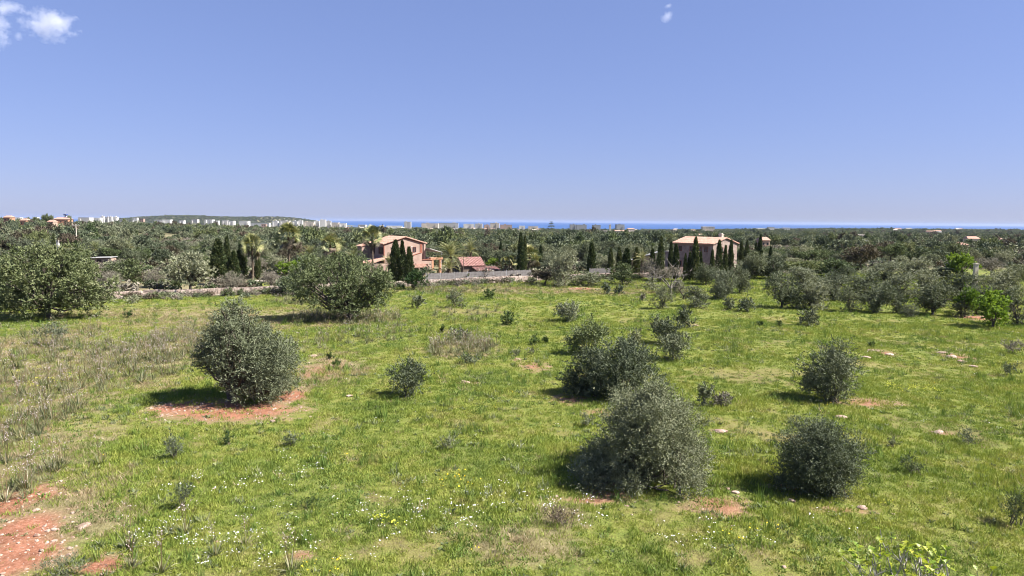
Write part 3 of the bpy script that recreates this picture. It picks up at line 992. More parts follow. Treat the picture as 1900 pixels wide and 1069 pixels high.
# ---- shrubs standing in the meadow
bush_px(1203, 918, 694, 250, 'olive', 'big dark wild olive shrub, the largest and nearest in the meadow', 101, nl=98000, stems=9, surf=.28, fat=.34, hollow=False, wild=.08,
        circles=[(1118, 868, 44), (1180, 872, 52), (1245, 868, 52), (1298, 868, 30), (1150, 812, 46), (1218, 795, 58), (1280, 800, 46), (1192, 764, 42), (1246, 760, 42), (1218, 742, 28), (1095, 885, 24)])
bush_px(1140, 748, 628, 185, 'olive', 'broad grey olive shrub just behind the biggest one', 102, nl=34000, surf=.3, hollow=False, circles=[(1098, 702, 42), (1150, 678, 48), (1192, 690, 42), (1082, 716, 32), (1140, 722, 28), (1180, 660, 30), (1120, 668, 34)])
bush_px(1090, 662, 586, 82, 'olive_green', 'fresh green olive shrub behind the broad grey one', 103, 'fan', lobes=8)
bush_px(1236, 642, 576, 66, 'olive', 'taller of two touching olive shrubs right of the fresh green one', 104, 'round', lobes=8)
bush_px(1250, 673, 616, 66, 'olive', 'lower olive shrub leaning in front of its taller neighbour', 105, 'fan', lobes=8)
bush_px(1268, 611, 568, 40, 'olive', 'small dark olive shrub peeping out behind the touching pair', 106, 'round', lobes=6)
bush_px(1175, 645, 609, 36, 'olive', 'small sparse olive shoot above the broad grey shrub', 107, 'fan', lobes=5)
bush_px(1053, 600, 553, 56, 'olive_grey', 'round grey olive shrub alone in the middle of the far meadow', 108, 'round', lobes=7)
bush_px(1547, 753, 639, 108, 'olive', 'upright dark olive shrub right of the meadow centre, leaning right', 109, nl=16000, surf=.34, circles=[(1522, 692, 28), (1556, 684, 36), (1570, 668, 28), (1552, 722, 32), (1528, 724, 24), (1548, 664, 26), (1515, 715, 16)])
bush_px(1537, 933, 783, 152, 'olive', 'round olive shrub at the lower right of the meadow', 110, surf=.3, nl=42000, hollow=False, wild=.08, circles=[(1502, 838, 40), (1545, 826, 44), (1580, 842, 34), (1520, 884, 42), (1562, 886, 38), (1486, 884, 28), (1590, 875, 24), (1540, 812, 30)])
bush_px(757, 742, 668, 82, 'olive', 'lone rounded olive shrub left of the meadow centre', 111, 'dome', lobes=8)
bush_px(943, 605, 578, 32, 'dark', 'small dark mastic shrub in the middle of the far meadow', 112, 'round', lobes=5, name='mastic_shrub')
bush_px(853, 633, 604, 42, 'oak', 'dark rounded mastic shrub above the dry asphodel patch', 113, 'dome', lobes=6, name='mastic_shrub')
bush_px(820, 619, 603, 12, 'dark', 'tiny dark sapling left of the rounded mastic shrub', 114, 'fan', lobes=3, name='sapling')
bush_px(870, 678, 660, 46, 'oak', 'low dark mastic shrub below the dry asphodel patch', 115, 'round', lobes=6, name='mastic_shrub')
bush_px(1307, 757, 706, 36, 'oak', 'narrow dark shrub right behind the biggest olive shrub', 116, 'round', lobes=5, name='mastic_shrub')
bush_px(1340, 757, 728, 46, 'bare', 'leafless grey brushy shrub beside the narrow dark one', 117, 'dome', lobes=5, name='dry_shrub')
bush_px(1502, 607, 572, 44, 'olive', 'small round olive shrub standing clear before the right grove', 118, 'round', lobes=6)
bush_px(1386, 580, 550, 38, 'olive', 'small olive shrub, right one of two at the grove edge', 119, 'round', lobes=6)
bush_px(1353, 576, 547, 27, 'olive', 'small olive shrub, left one of two at the grove edge', 120, 'round', lobes=5)
bush_px(848, 572, 538, 40, 'olive', 'scruffy olive shrub in the far meadow below the shed', 121, 'round', lobes=6, fat=.2)
bush_px(908, 557, 536, 26, 'dark', 'small dark shrub in the far meadow below the bare tree', 122, 'round', lobes=5, name='mastic_shrub')
bush_px(775, 574, 546, 32, 'olive', 'thin dark olive shoot in the far meadow left of the scruffy shrub', 123, 'fan', lobes=4)
bush_px(1126, 547, 525, 26, 'oak', 'small dark shrub, left of a pair near the red earth strip', 124, 'round', lobes=5, name='mastic_shrub')
bush_px(1149, 547, 527, 22, 'oak', 'small dark shrub, right of a pair near the red earth strip', 125, 'round', lobes=4, name='mastic_shrub')
bush_px(770, 540, 500, 56, 'dark', 'dense dark green shrub against the stone wall', 126, 'round', lobes=8, name='evergreen_shrub')
for i, (px, b_, t_, w_, mt, lb) in enumerate([
        (956, 662, 648, 26, 'olive', 'low grey green weed left of a small pale rock in the mid meadow'), (985, 660, 643, 30, 'olive_grey', 'low spreading grey weed in the mid meadow'),
        (990, 642, 622, 24, 'dark', 'dark thistly weed above the low grey ones'), (1012, 638, 625, 16, 'dark', 'smaller dark weed right of the thistly one'),
        (625, 683, 668, 22, 'dark', 'dark low shrub right of the lone olive tree'), (611, 668, 655, 18, 'dark', 'tiny dark shrub above a similar low one right of the lone olive tree'),
        (324, 855, 800, 46, 'olive_grey', 'feathery grey broom shrub below the red soil patch'), (541, 833, 800, 44, 'oak', 'low dark shrub with brown twigs in the near left meadow'),
        (423, 827, 797, 28, 'dark', 'spiky dark weed below the right end of the red soil patch'), (570, 950, 925, 62, 'dark', 'dark rounded herb clump low in the near meadow'),
        (830, 838, 808, 58, 'olive', 'soft grey green herb clump in the near meadow centre'), (1655, 832, 810, 32, 'olive', 'small grey green shrub in the right meadow'),
        (1690, 884, 846, 66, 'olive_green', 'green leafy herb mound in the lower right meadow'), (1795, 830, 800, 60, 'olive_grey', 'pale leafy herb at the right of the meadow'),
        (340, 950, 895, 50, 'olive', 'dark feathery weed in the lower left meadow'), (1870, 700, 672, 40, 'oak', 'dark weed at the right edge of the meadow'),
        (1880, 660, 630, 50, 'bare', 'pale dry weed at the right edge of the meadow'), (1510, 668, 655, 26, 'dark', 'low dark weed above the upright olive shrub'),
        (1617, 645, 633, 14, 'dark', 'small dark weed above the pale rock slabs'), (1410, 606, 596, 18, 'dark', 'low dark weed in the right far meadow'),
        (1446, 608, 592, 12, 'dark', 'thin dark weed left of the small round olive shrub'), (238, 592, 580, 30, 'dark', 'low dark shrub right of the big carob tree'),
        (100, 648, 600, 70, 'olive_grey', 'soft grey shrub in the dry patch by the big carob tree'), (1090, 795, 765, 40, 'olive', 'low weed left of the biggest olive shrub'),
        (1040, 985, 945, 90, 'brown', 'dark matted weed clump low in the near meadow'), (120, 1085, 1030, 100, 'olive', 'dark grey weed at the lower left corner'),
        (1885, 985, 900, 70, 'olive_green', 'tall green weed at the lower right edge'), (240, 556, 540, 60, 'olive_green', 'low green shrub at the left end of the wall'),
        (560, 545, 524, 70, 'brown', 'brownish brush by the wall left of the big meadow tree'), (840, 558, 543, 26, 'brown', 'small brown brush in the far meadow'),
        (1210, 545, 512, 45, 'olive_grey', 'grey olive shrub before the dead tree'), (1190, 560, 545, 20, 'bare', 'dry grey brush in front of the dead tree')]):
    bush_px(px, b_, t_, w_, mt, lb, 200 + i, 'fan' if i % 3 else 'dome', lobes=6, name='weed' if w_ < 35 else 'low_shrub', cat='plant', fat=.2, up=1.1, wild=.35, surf=.6, dense=.5)

# ---- trees of the meadow
g = G(432, 742)
plant('olive_tree', 'lone spreading olive tree on red soil in the left meadow', 'tree', g, 205 / FPX * g[1], zat(450, 560, g[1]) - g[2], 'olive', 301, 'cone',
      trunk=.9, nl=52000, surf=.34, trunk_r=.24, hollow=False,
      circles=[(438, 596, 34), (398, 650, 46), (450, 640, 52), (508, 662, 44), (468, 694, 40), (500, 718, 26), (378, 672, 28), (420, 618, 32), (528, 684, 26), (468, 610, 24), (436, 578, 20), (430, 568, 12), (488, 724, 26), (522, 712, 22), (458, 722, 18), (470, 660, 46), (430, 680, 30)])
g = G(92, 592)
plant('carob_tree', 'large dense carob tree at the left edge of the meadow', 'tree', g, 215 / FPX * g[1], zat(90, 450, g[1]) - g[2], 'carob', 302, 'round',
      trunk=1.3, nl=42000, surf=.3, fat=.42, trunk_r=.22,
      circles=[(40, 520, 56), (100, 502, 46), (150, 532, 40), (90, 548, 42), (60, 484, 32), (168, 562, 24), (22, 556, 28), (122, 476, 26), (128, 562, 24), (60, 566, 22)])
g = G(-12, 575)
plant('carob_tree', 'darker carob tree cut by the left picture edge', 'tree', g, 150 / FPX * g[1], zat(0, 470, g[1]) - g[2], 'carob', 303, 'round',
      z0=-.3, trunk=1.2, lobes=10, surf=.3, fat=.42)
g = G(648, 594)
plant('wild_olive_tree', 'wide untidy wild olive tree before the pink house', 'tree', g, 190 / FPX * g[1], zat(640, 468, g[1]) - g[2], 'olive_green', 304, 'round',
      trunk=1.1, nl=36000, surf=.38, wild=.25,
      circles=[(562, 524, 34), (600, 502, 32), (650, 494, 28), (692, 516, 36), (640, 540, 44), (706, 544, 26), (606, 552, 24), (664, 562, 26), (570, 545, 20), (625, 488, 18)])
g = G(545, 548)
plant('wild_olive_tree', 'dark thicket tree left of the wide untidy olive', 'tree', g, 70 / FPX * g[1], 3.2, 'oak', 305, 'dome', z0=-.2, trunk=.7, lobes=8)
g = G(336, 552)
plant('olive_tree', 'round olive tree with a short trunk behind the wall', 'tree', (g[0], g[1] + 2.5, g[2]), 106 / FPX * g[1], zat(336, 468, g[1] + 2) - g[2], 'olive_grey', 306, 'round',
      z0=.9, trunk=1.7, lobes=13, surf=.34, trunk_r=.18)
g = at(244, 112)
plant('plum_tree', 'dark brownish round tree in the garden on the left', 'tree', g, 58 / FPX * 112, zat(244, 484, 112) - g[2], 'brown', 307, 'round', z0=1.0, trunk=1.5, lobes=8, surf=.3, fat=.45)
g = G(1842, 608)
plant('fig_sapling', 'bright green young leafy tree at the right end of the meadow', 'tree', g, 72 / FPX * g[1], zat(1840, 535, g[1]) - g[2], 'lime', 308, 'cone', z0=-.3, trunk=.6, lobes=10, fat=.6, surf=.3, leaf=.3, nl=2600)


# ---- tree kinds whose copies share their meshes
def kind(name, mat, w, h, z0, trunk, seed, nl, leaf, fat=.35, lobes=9, shape='round', bark='bark', surf=.36, wild=.12, trunk_r=None, up=.45):
    r = np.random.default_rng(seed)
    L = make_lobes(w - leaf, h - leaf * .6, z0, lobes, r, shape)
    V, t = crown_quads(L, nl, leaf, leaf * fat, r, twig=w * .07, surf=surf * .72, wild=wild * .6, zmin=-1, up=up, hollow=False, rough_face=.27, clumps=5)
    tr = trunk_r or (.03 * h)
    tm = limbs(L, trunk, tr, r, 1, w * .3, 5).mesh('trunk', M[bark], True)
    cm = quads_mesh('crown', V, M[mat], t)
    return dict(trunk=tm, crown=cm, w=w, h=h, name=name)


def place(kd, loc, w, h, label, cat='tree', group=None, rz=None, name=None):
    o = thing(name or kd['name'], label, cat, loc, rng.uniform(0, 6.28) if rz is None else rz, group, (w / kd['w'], w / kd['w'], h / kd['h']))
    for part in ('trunk', 'crown'):
        link(bpy.data.objects.new(part, kd[part]), o)
    return o


KO = [kind('olive_tree', ('olive', 'olive_grey', 'olive', 'olive_grey')[i], 5, 4.2, -.5, .6, 400 + i, 10000, .22, .27, 12, 'round') for i in range(4)]
KB = [kind('olive_tree', ('olive', 'olive', 'olive_grey')[i], 3.4, 3.2, -.7, .35, 410 + i, 6000, .17, .27, 9, ('round', 'fan', 'cone')[i]) for i in range(3)]
KQ = [kind('holm_oak', ('oak', 'oak', 'pine', 'carob')[i], 6, 5.0, -.2, 1.0, 420 + i, 6500, .30, .42, 10, 'round') for i in range(4)]
KP = [kind('pine_tree', 'pine', 8, 6.2, 2.2, 2.8, 430 + i, 6500, .38, .3, 10, 'dome') for i in range(2)]
KL = [kind('leafy_tree', 'lime', 5, 4, .3, 1, 440, 5000, .28, .5, 9)]
KG = [kind('bare_tree', 'bare', 5, 3.6, .5, 1, 450 + i, 5000, .3, .10, 10, 'round', surf=.5, wild=.3) for i in range(2)]
KBR = [kind('brown_tree', 'brown', 6, 4.5, .8, 1.2, 455, 5000, .3, .35, 9)]


# ---- the olive grove on the right and the trees along and behind the wall, one by one
def tree_px(kd, px, base, top, wpx, label, dist=None, group=None, cat='tree', name=None):
    if dist is None:
        g = G(px, base); d = g[1] + wpx / FPX * g[1] * .3
    else:
        d = dist
    g = at(px, d, base)
    return place(kd, g, wpx / FPX * d * 1.05, max(zat(px, top, d) - g[2], .5) * (.93 if px > 1400 else 1), label, cat, group, None, name)


GROVE = [
    (KO[0], 1450, 574, 497, 80, 'leftmost large olive of the right grove, at the clearing'), (KO[1], 1505, 578, 515, 80, 'large grey olive second from the clearing in the right grove'),
    (KB[0], 1575, 580, 528, 48, 'dark upright olive left of centre in the grove front'), (KO[2], 1622, 583, 524, 72, 'rounded olive in the middle of the grove front'),
    (KB[1], 1663, 583, 531, 46, 'slim olive between two rounded ones in the grove front'), (KB[2], 1688, 590, 556, 36, 'low olive shrub at the foot of the grove front'),
    (KO[0], 1730, 588, 518, 84, 'dark large olive in the right half of the grove front'), (KB[0], 1783, 590, 556, 46, 'small dark olive left of the bright green sapling'),
    (KO[3], 1812, 586, 522, 66, 'grey olive behind the bright green sapling'), (KB[1], 1888, 606, 520, 66, 'dark olive at the right picture edge in the grove front'),
    (KL[0], 1790, 590, 528, 44, 'yellow green leafy shrub inside the grove front'), (KO[1], 1545, 560, 506, 70, 'silvery olive behind the grove front, left part'), (KO[2], 1600, 560, 500, 80, 'grey olive behind the grove front, middle part'),
    (KO[3], 1660, 558, 500, 80, 'pale olive behind the slim one in the grove'), (KO[1], 1720, 556, 496, 70, 'hazy grey olive deep in the right grove'),
    (KO[0], 1780, 560, 500, 80, 'dark olive deep in the right grove'), (KO[2], 1850, 566, 498, 90, 'broad olive deep in the grove near the right edge'),
    (KO[3], 1495, 545, 488, 80, 'grey leaning olive behind the leftmost large one'), (KO[3], 1345, 556, 497, 60, 'tall olive in the middle clump at the far meadow edge'),
    (KB[0], 1230, 575, 530, 46, 'dark olive left of the middle clump at the far meadow edge'), (KB[1], 1290, 573, 528, 66, 'leafy green olive under the dead tree'),
    (KB[2], 1332, 558, 512, 40, 'narrow olive in the middle clump at the far meadow edge'), (KO[0], 1372, 545, 492, 50, 'rounded olive at the right of the middle clump'),
    (KO[1], 1047, 534, 464, 66, 'round silver olive at the end of the grey fence'), (KQ[1], 1092, 532, 500, 62, 'low spreading dark tree right of the silver olive'),
    (KQ[3], 1155, 530, 489, 60, 'dome shaped green shrub tree at the wall'), (KBR[0], 1010, 530, 500, 70, 'brown tangled brush tree left of the silver olive'),
    (KG[0], 1210, 522, 480, 60, 'greyish bare bush left of the dead tree'), (KO[2], 1390, 520, 466, 70, 'grey olive right of the stone house'),
    (KO[0], 1430, 520, 470, 70, 'darker olive right of the stone house, at the grove'), (KP[0], 1480, 520, 478, 90, 'flat topped green pine behind the grove'),
    (KQ[2], 1545, 512, 470, 80, 'second green pine like tree behind the grove'), (KL[0], 1785, 520, 464, 56, 'light green tree rising from the right thicket'),
    (KBR[0], 1600, 505, 448, 70, 'brownish leafless tree far in the right thicket'), (KQ[0], 1740, 520, 492, 90, 'dark low hedge tree in the right thicket'),
    (KG[1], 1840, 510, 472, 70, 'pale bare tree in the right thicket'), (KL[0], 1890, 530, 498, 40, 'small light green tree at the right edge thicket'),
    (KO[1], 1690, 520, 472, 80, 'silver olive in the right thicket'), (KO[3], 1640, 525, 480, 90, 'broad silver olive left in the right thicket'),
    (KO[2], 1870, 535, 486, 80, 'grey green olive in the right edge thicket'), (KO[0], 1560, 535, 490, 70, 'olive with dark limbs behind the middle of the grove'),
    (KG[0], 430, 547, 503, 62, 'pale bare bush in front of the left cypresses'), (KG[1], 505, 540, 500, 50, 'pale grey bush on the lawn behind the wall'),
    (KG[0], 470, 512, 475, 60, 'grey leafless bush behind the tall fan palm'), (KG[1], 205, 545, 500, 80, 'pale bare thicket beside the big carob tree'),
    (KG[0], 290, 535, 495, 50, 'grey bare bush behind the round olive tree'), (KG[1], 230, 520, 478, 70, 'pale leafless shrub behind the brownish tree'),
    (KL[0], 540, 520, 482, 56, 'bright leafy tree below the second fan palm'), (KQ[2], 380, 522, 466, 60, 'green tree just left of the cypress cluster'),
    (KG[0], 690, 520, 487, 60, 'grey bare tree before the pink house'), (KB[0], 620, 515, 478, 50, 'olive behind the wide untidy tree'),
    (KG[1], 1235, 525, 492, 60, 'bare greyish crown behind the dead tree'), (KO[3], 1420, 505, 462, 66, 'grey olive behind the olives right of the stone house'),
    (KB[2], 1255, 545, 515, 40, 'small olive at the foot of the dead tree'), (KO[2], 1310, 530, 488, 50, 'silver olive before the stone house'),
    (KQ[0], 885, 480, 448, 42, 'dark blue green tree behind the shed'), (KQ[1], 905, 500, 450, 40, 'dark conifer like tree right of the shed'),
    (KL[0], 914, 508, 478, 30, 'small bright green round tree right of the shed'), (KQ[2], 995, 505, 462, 40, 'green tree right of the tall twin cypress')]
for i, (kd, px, b_, t_, w_, lb) in enumerate(GROVE):
    d = None
    if b_ < 519:
        d = 118 + (519 - b_) * 1.6
    tree_px(kd, px, b_, t_, w_, lb, d, name='shrub_tree' if kd['name'] == 'bare_tree' else None)

# ---- the two dead trees
def bare_branches(r, n=7, H_=2.2, rad=.09, gen=3, spread=1.0):
    mb = MB(); tips = []

    def grow(p, d, l, rr, k):
        m_ = p + d * l * .5 + r.normal(0, .07, 3) * l
        e = p + d * l + r.normal(0, .08, 3) * l
        mb.tube([p, m_, e], [rr, rr * .8, rr * .6], 5)
        if k == 0:
            tips.append((e, unit(e - m_), rr * .6)); return
        for _ in range(r.integers(2, 4)):
            nd = unit(unit(e - m_) + r.normal(0, .55, 3) * spread + [0, 0, .12])
            grow(e, nd, l * r.uniform(.6, .9), rr * .62, k - 1)
    for i in range(n):
        a = i * 6.28 / n + r.normal(0, .3)
        grow(np.array([0, 0, H_ * .18]), unit(np.array([math.cos(a) * .8, math.sin(a) * .8, r.uniform(.5, 1.3)])), H_ * .35, rad * .7, gen)
    mb.tube([(0, 0, -.1), (.03, 0, H_ * .1), (0, 0, H_ * .2)], [rad * 1.4, rad * 1.1, rad], 7)
    return mb, tips


for px, b_, hh, lb, sd, bk in ((898, 524, 3.0, 'small leafless black tree in front of the grey fence', 501, 'bark'),
                               (1244, 548, 5.0, 'dead grey branched tree rising from the olives', 502, 'grey_bark'),
                               (1268, 556, 2.6, 'dead dark forked branches right of the dead grey tree', 503, 'bark')):
    g = G(px, b_)
    o = thing('dead_tree', lb, 'tree', g)
    mb, tips = bare_branches(np.random.default_rng(sd), 5, hh, .13 if hh > 4 else .1, 3, 1.2)
    mb.obj('trunk', M[bk], o, True)


# ---- cypresses
def cypress_kind(seed, w=1.3, h=8.0, nl=4200):
    r = np.random.default_rng(seed)
    t = r.uniform(0, 1, nl) ** .85
    prof = np.interp(t, [0, .06, .25, .55, .8, 1], [.45, .8, 1, .86, .5, .03])
    a = r.uniform(0, 6.283, nl)
    k = prof * w / 2 * (1 - np.abs(r.normal(0, .22, nl))) * (1 + .16 * np.sin(a * 3 + t * 17 + seed) + .1 * np.sin(a * 5 - t * 31))
    base = np.stack([np.cos(a) * k + .06 * np.sin(t * 5 + seed), np.sin(a) * k, .25 + t * (h - .5)], 1)
    d = unit(np.stack([np.cos(a) * .35, np.sin(a) * .35, np.full(nl, 1.0)], 1) + r.normal(0, .28, (nl, 3)))
    V = leaf_quads(base, d, r.uniform(.25, .5, nl), r.uniform(.08, .16, nl), r)
    mb = MB(); mb.tube([(0, 0, -.1), (0, 0, h * .5), (0, 0, h * .92)], [.13, .08, .02], 6)
    return dict(trunk=mb.mesh('trunk', M['bark'], True), crown=quads_mesh('crown', V, M['cypress'], r.uniform(0, 1, nl)), w=w, h=h, name='cypress_tree')


KC = [cypress_kind(520 + i, (1.3, 1.3, 1.5, 1.2, 1.4, 1.3)[i], nl=(4200, 3400, 4600, 3600, 3000, 4200)[i]) for i in range(6)]
CYP = [(405, 443, 26, 104, 'broad dark cypress, leftmost of the left cluster'), (421, 438, 13, 108, 'slender cypress, second in the left cluster'),
       (434, 465, 18, 105, 'shorter cypress, third in the left cluster'), (448, 452, 18, 110, 'loose cypress, fourth in the left cluster'), (478, 462, 10, 112, 'thin cypress right behind the tall fan palm'),
       (734.5, 445, 21, 110, 'broad cypress, leftmost of three before the pink house'), (747, 446, 13, 111, 'narrow cypress, middle of three before the pink house'),
       (759, 458, 15, 109, 'short cypress, rightmost of three before the pink house'), (966, 432, 12, 120, 'tallest cypress above the grey fence, in front of a twin'),
       (973, 437, 9, 124, 'twin cypress just behind the tallest one above the fence'), (929, 448, 8, 150, 'small distant cypress right of the shed'), (1003, 454, 8, 150, 'distant cypress right of the tall twin pair'),
       (1097, 450, 14, 124, 'lone cypress between the silver olive and the row'), (1133, 460, 10, 124, 'cypress left of the three left of the garage roof'),
       (1149, 458, 11, 127, 'cypress in the middle of the three left of the garage roof'), (1163, 460, 16, 125, 'broad cypress right of the three left of the garage roof'),
       (1181, 459, 13, 128, 'loose cypress before the garage roof'), (1211, 461, 11, 128, 'short cypress left of the tallest one by the stone house'),
       (1226, 438, 13, 116, 'tallest cypress left of the stone house'), (1245, 448, 9, 124, 'slim cypress at the left corner of the stone house'),
       (1254, 452, 12, 118, 'cypress in front of the left end of the stone house'), (1272, 470, 8, 116, 'small cypress low in front of the stone house, left'),
       (1280, 467, 9, 117, 'small loose cypress beside another low in front of the stone house'), (1290, 440, 14, 116, 'tall cypress before the middle of the stone house'),
       (1300, 467, 9, 117, 'short cypress right beside the tall middle one'), (1322, 463, 9, 117, 'cypress at the near corner of the stone house'),
       (1334, 445, 13, 119, 'tall cypress before the gable of the stone house'), (1346, 455, 9, 124, 'short bushy cypress before the gable'), (1356, 445, 10, 126, 'cypress at the right end of the gable'),
       (1375, 447, 9, 150, 'cypress right of the stone house, left of a pair'), (1385, 446, 9, 148, 'cypress right of the stone house, right of a pair'),
       (1402, 450, 8, 140, 'lower cypress touching the tall thin one on the right'), (1409.5, 434, 9, 138, 'tall thin cypress right of the stone house'), (1429.5, 457, 8, 130, 'short thin cypress above the grove'),
       (101, 433, 7, 190, 'small cypress beside a white post on the left slope'), (115, 440, 6, 195, 'smaller cypress right of the white post'), (142, 446, 10, 145, 'cypress in front of the utility pole')]
for i, (px, t_, w_, d, lb) in enumerate(CYP):
    g = at(px, d); k = KC[(i * 5 + i // 4) % 6]
    place(k, g, w_ / FPX * d, zat(px, t_, d) - g[2], lb)
for i, px in enumerate((206, 215, 222, 231, 242, 257, 275, 283, 296)):
    d = 146 + 3 * (i % 3); g = at(px, d)
    place(KC[i % 4], g, (9 + i % 3) / FPX * d, zat(px, 459 + (i * 7) % 5, d) - g[2], 'small cypress in the garden row on the left, number %s from its left end' % 'one two three four five six seven eight nine'.split()[i])


# ---- palms
def fan_leaf(seed, yel=False):
    r = np.random.default_rng(seed); Q = []
    st = np.array([[0, -.02, 0], [0, .02, 0], [.8, .015, .05], [.8, -.015, .05]]); Q.append(st)
    for k in range(15):
        a = (k - 7) / 7 * 1.5
        e = np.array([.7 + math.cos(a) * .85, math.sin(a) * .85, .05 - .14 * abs(r.normal(0, .6)) - .10])
        m_ = np.array([.8 + math.cos(a) * .42, math.sin(a) * .42, .06])
        sd = np.array([-math.sin(a), math.cos(a), 0]) * .055
        Q.append(np.stack([np.array([.8, 0, .05]), m_ + sd, e, m_ - sd]))
    return quads_mesh('frond', np.array(Q), M['palm_yel' if yel else 'palm'], r.uniform(0, 1, len(Q)))


def feather_leaf(seed, L=2.6, yel=False):
    r = np.random.default_rng(seed); Q = []
    n = 26
    t = np.linspace(0, 1, n)
    cx, cz = L * (t * .92 - .08 * t * t), L * (.42 * t - .75 * t * t)
    for i in range(n - 1):
        w = .03 * (1 - t[i]) + .006
        Q.append([(cx[i], -w, cz[i]), (cx[i], w, cz[i]), (cx[i + 1], w, cz[i + 1]), (cx[i + 1], -w, cz[i + 1])])
        if t[i] > .12:
            for s in (-1, 1):
                l = .5 * math.sin(math.pi * (t[i] * .85 + .12)) + .08
                e = np.array([cx[i] + l * .55, s * l * .75, cz[i] - l * .15 + r.normal(0, .04)])
                p0 = np.array([cx[i], 0, cz[i]]); m_ = (p0 + e) / 2 + [0, 0, .03]
                Q.append([p0, m_ + [.025, 0, 0], e, m_ - [.025, 0, 0]])
    return quads_mesh('frond', np.array(Q, float), M['palm_yel' if yel else 'palm'], r.uniform(0, 1, len(Q)))


FAN = [fan_leaf(540), fan_leaf(541), fan_leaf(542, True), fan_leaf(543)]
FAN[3].materials[0] = M['brown']
FEA = [feather_leaf(545), feather_leaf(546), feather_leaf(547, 2.6, True)]


def palm(px, cy, wpx, d, label, fan=True, yel=0.2, nf=30, dead=8, name=None):
    g = at(px, d); cz = zat(px, cy, d) - g[2]
    w = wpx / FPX * d; r = np.random.default_rng(int(px * 7 + d))
    o = thing(name or ('fan_palm' if fan else 'date_palm'), label, 'palm tree', g)
    s = w / 2 / (1.1 if fan else 2.0)
    mb = MB(); tr = .17 if fan else .26
    mb.tube([(0, 0, -.1), (.05, 0, cz * .3), (0, .04, cz * .7), (0, 0, max(cz - .1, .3))], [tr * 1.5, tr, tr * .9, tr * 1.1], 8)
    mb.obj('trunk', M['palm_bark'], o, True)
    for k in range(nf + (dead if fan else 0)):
        a = k * 2.399 + r.normal(0, .15)
        el = np.interp(k, [0, nf * .55, nf, nf + dead], [1.5, .75, -.35, -1.1]) + r.normal(0, .15)
        me = FAN[3] if fan and k > nf else (FAN if fan else FEA)[2 if r.uniform() < yel else r.integers(0, 2)]
        f = bpy.data.objects.new('frond', me); link(f, o)
        f.location = (0, 0, cz - .25 * s * (k / nf)); f.rotation_euler = (r.normal(0, .8 if fan else .3), -el, a); sc = s * r.uniform(.85, 1.12); f.scale = (sc, sc, sc)
    return o


palm(468, 456, 34, 108, 'tall fan palm with yellowish crown beside the left cypresses', True, .4)
palm(536, 438, 38, 114, 'tallest fan palm, green crown on a thin bare trunk', True, .25)
palm(613, 453, 32, 118, 'fan palm with a brown skirt above the wide untidy tree', True, .4)
palm(691, 439, 32, 116, 'fan palm in front of the left end of the pink house', True, .2)
palm(983, 476, 34, 126, 'bushy pale fan palm right of the tall twin cypress', True, .7)
palm(938, 486, 18, 120, 'short fan palm above the grey fence, left of a pair', True, .2, 20, 4)
palm(950, 485, 20, 120, 'short fan palm above the grey fence, right of a pair', True, .4, 20, 4)
palm(575, 474, 42, 118, 'date palm with dark arching fronds beside the third fan palm', False, .1)
palm(655, 480, 34, 114, 'date palm half hidden behind the wide untidy tree', False, .2)
palm(722, 491, 40, 112, 'low date palm left of the three cypresses', False, .2)
palm(836, 476, 60, 118, 'large date palm with yellowish fronds left of the shed', False, .4, 40)
palm(833, 497, 36, 113, 'low yellow date palm under the large one', False, .95, 34)
palm(873, 466, 40, 136, 'date palm behind the shed', False, .2)
palm(1192, 482, 34, 124, 'greyish date palm before the garage roof', False, .5)
palm(179, 464, 32, 150, 'date palm with arching fronds on the left slope', False, .3)
palm(128, 462, 22, 152, 'small date palm left of the arching one on the slope', False, .3)
palm(218, 459, 30, 158, 'date palm behind the left garden row, leftmost of two', False, .4)
palm(238, 460, 28, 158, 'date palm behind the left garden row, rightmost of two', False, .4)

# ---- the araucaria far behind the fence
d = 620; g = at(1022, d)
o = thing('norfolk_pine', 'tiered araucaria standing against the sea', 'tree', g)
hh = zat(1022, 411, d) - g[2]
mb = MB(); mb.tube([(0, 0, -.2), (0, 0, hh)], [.35, .05], 6); mb.obj('trunk', M['bark'], o)
r = np.random.default_rng(77); B, D = [], []
for k in range(8):
    z = hh * (.34 + .62 * k / 7); l = 5.0 * (1 - k / 8) + .5
    for j in range(7):
        a = j * .9 + k * .5
        for t in np.linspace(.15, 1, 14):
            for _ in range(3):
                B.append([math.cos(a) * l * t, math.sin(a) * l * t, z + .10 * l * t]); D.append([math.cos(a), math.sin(a), .3])
B = np.array(B) + r.normal(0, .10, (len(B), 3)); D = unit(np.array(D) + r.normal(0, .6, (len(B), 3)))
link(bpy.data.objects.new('crown', quads_mesh('crown', leaf_quads(B, D, np.full(len(B), .6), np.full(len(B), .2), r), M['oak'], r.uniform(0, 1, len(B)))), o)

# ---- the wood behind: nearest trees one by one, the far mass as one
KF = KO + KQ + KP + KO[:2] + KQ[:2] + KBR
WXf, WYf = [], []
r = np.random.default_rng(99)
n_ind = 0
cells = set()
HOUSE_CLEAR = []


def clear_of(x, y):
    px = 950 + x / y * FPX
    # gardens round the two houses and the view on to them stay open
    if 655 < px < 830 and y < 150: return False
    if 830 <= px < 925 and y < 140: return False
    if 1190 < px < 1395 and y < 158: return False
    if 400 < px < 560 and y < 118: return False
    if 920 <= px < 1190 and y < 128: return False
    for (p0, p1, dd) in SIGHT:
        if p0 - 6 < px < p1 + 6 and dd - 150 < y < dd + 6: return False
    return y > float(wall_y(x)) + 8


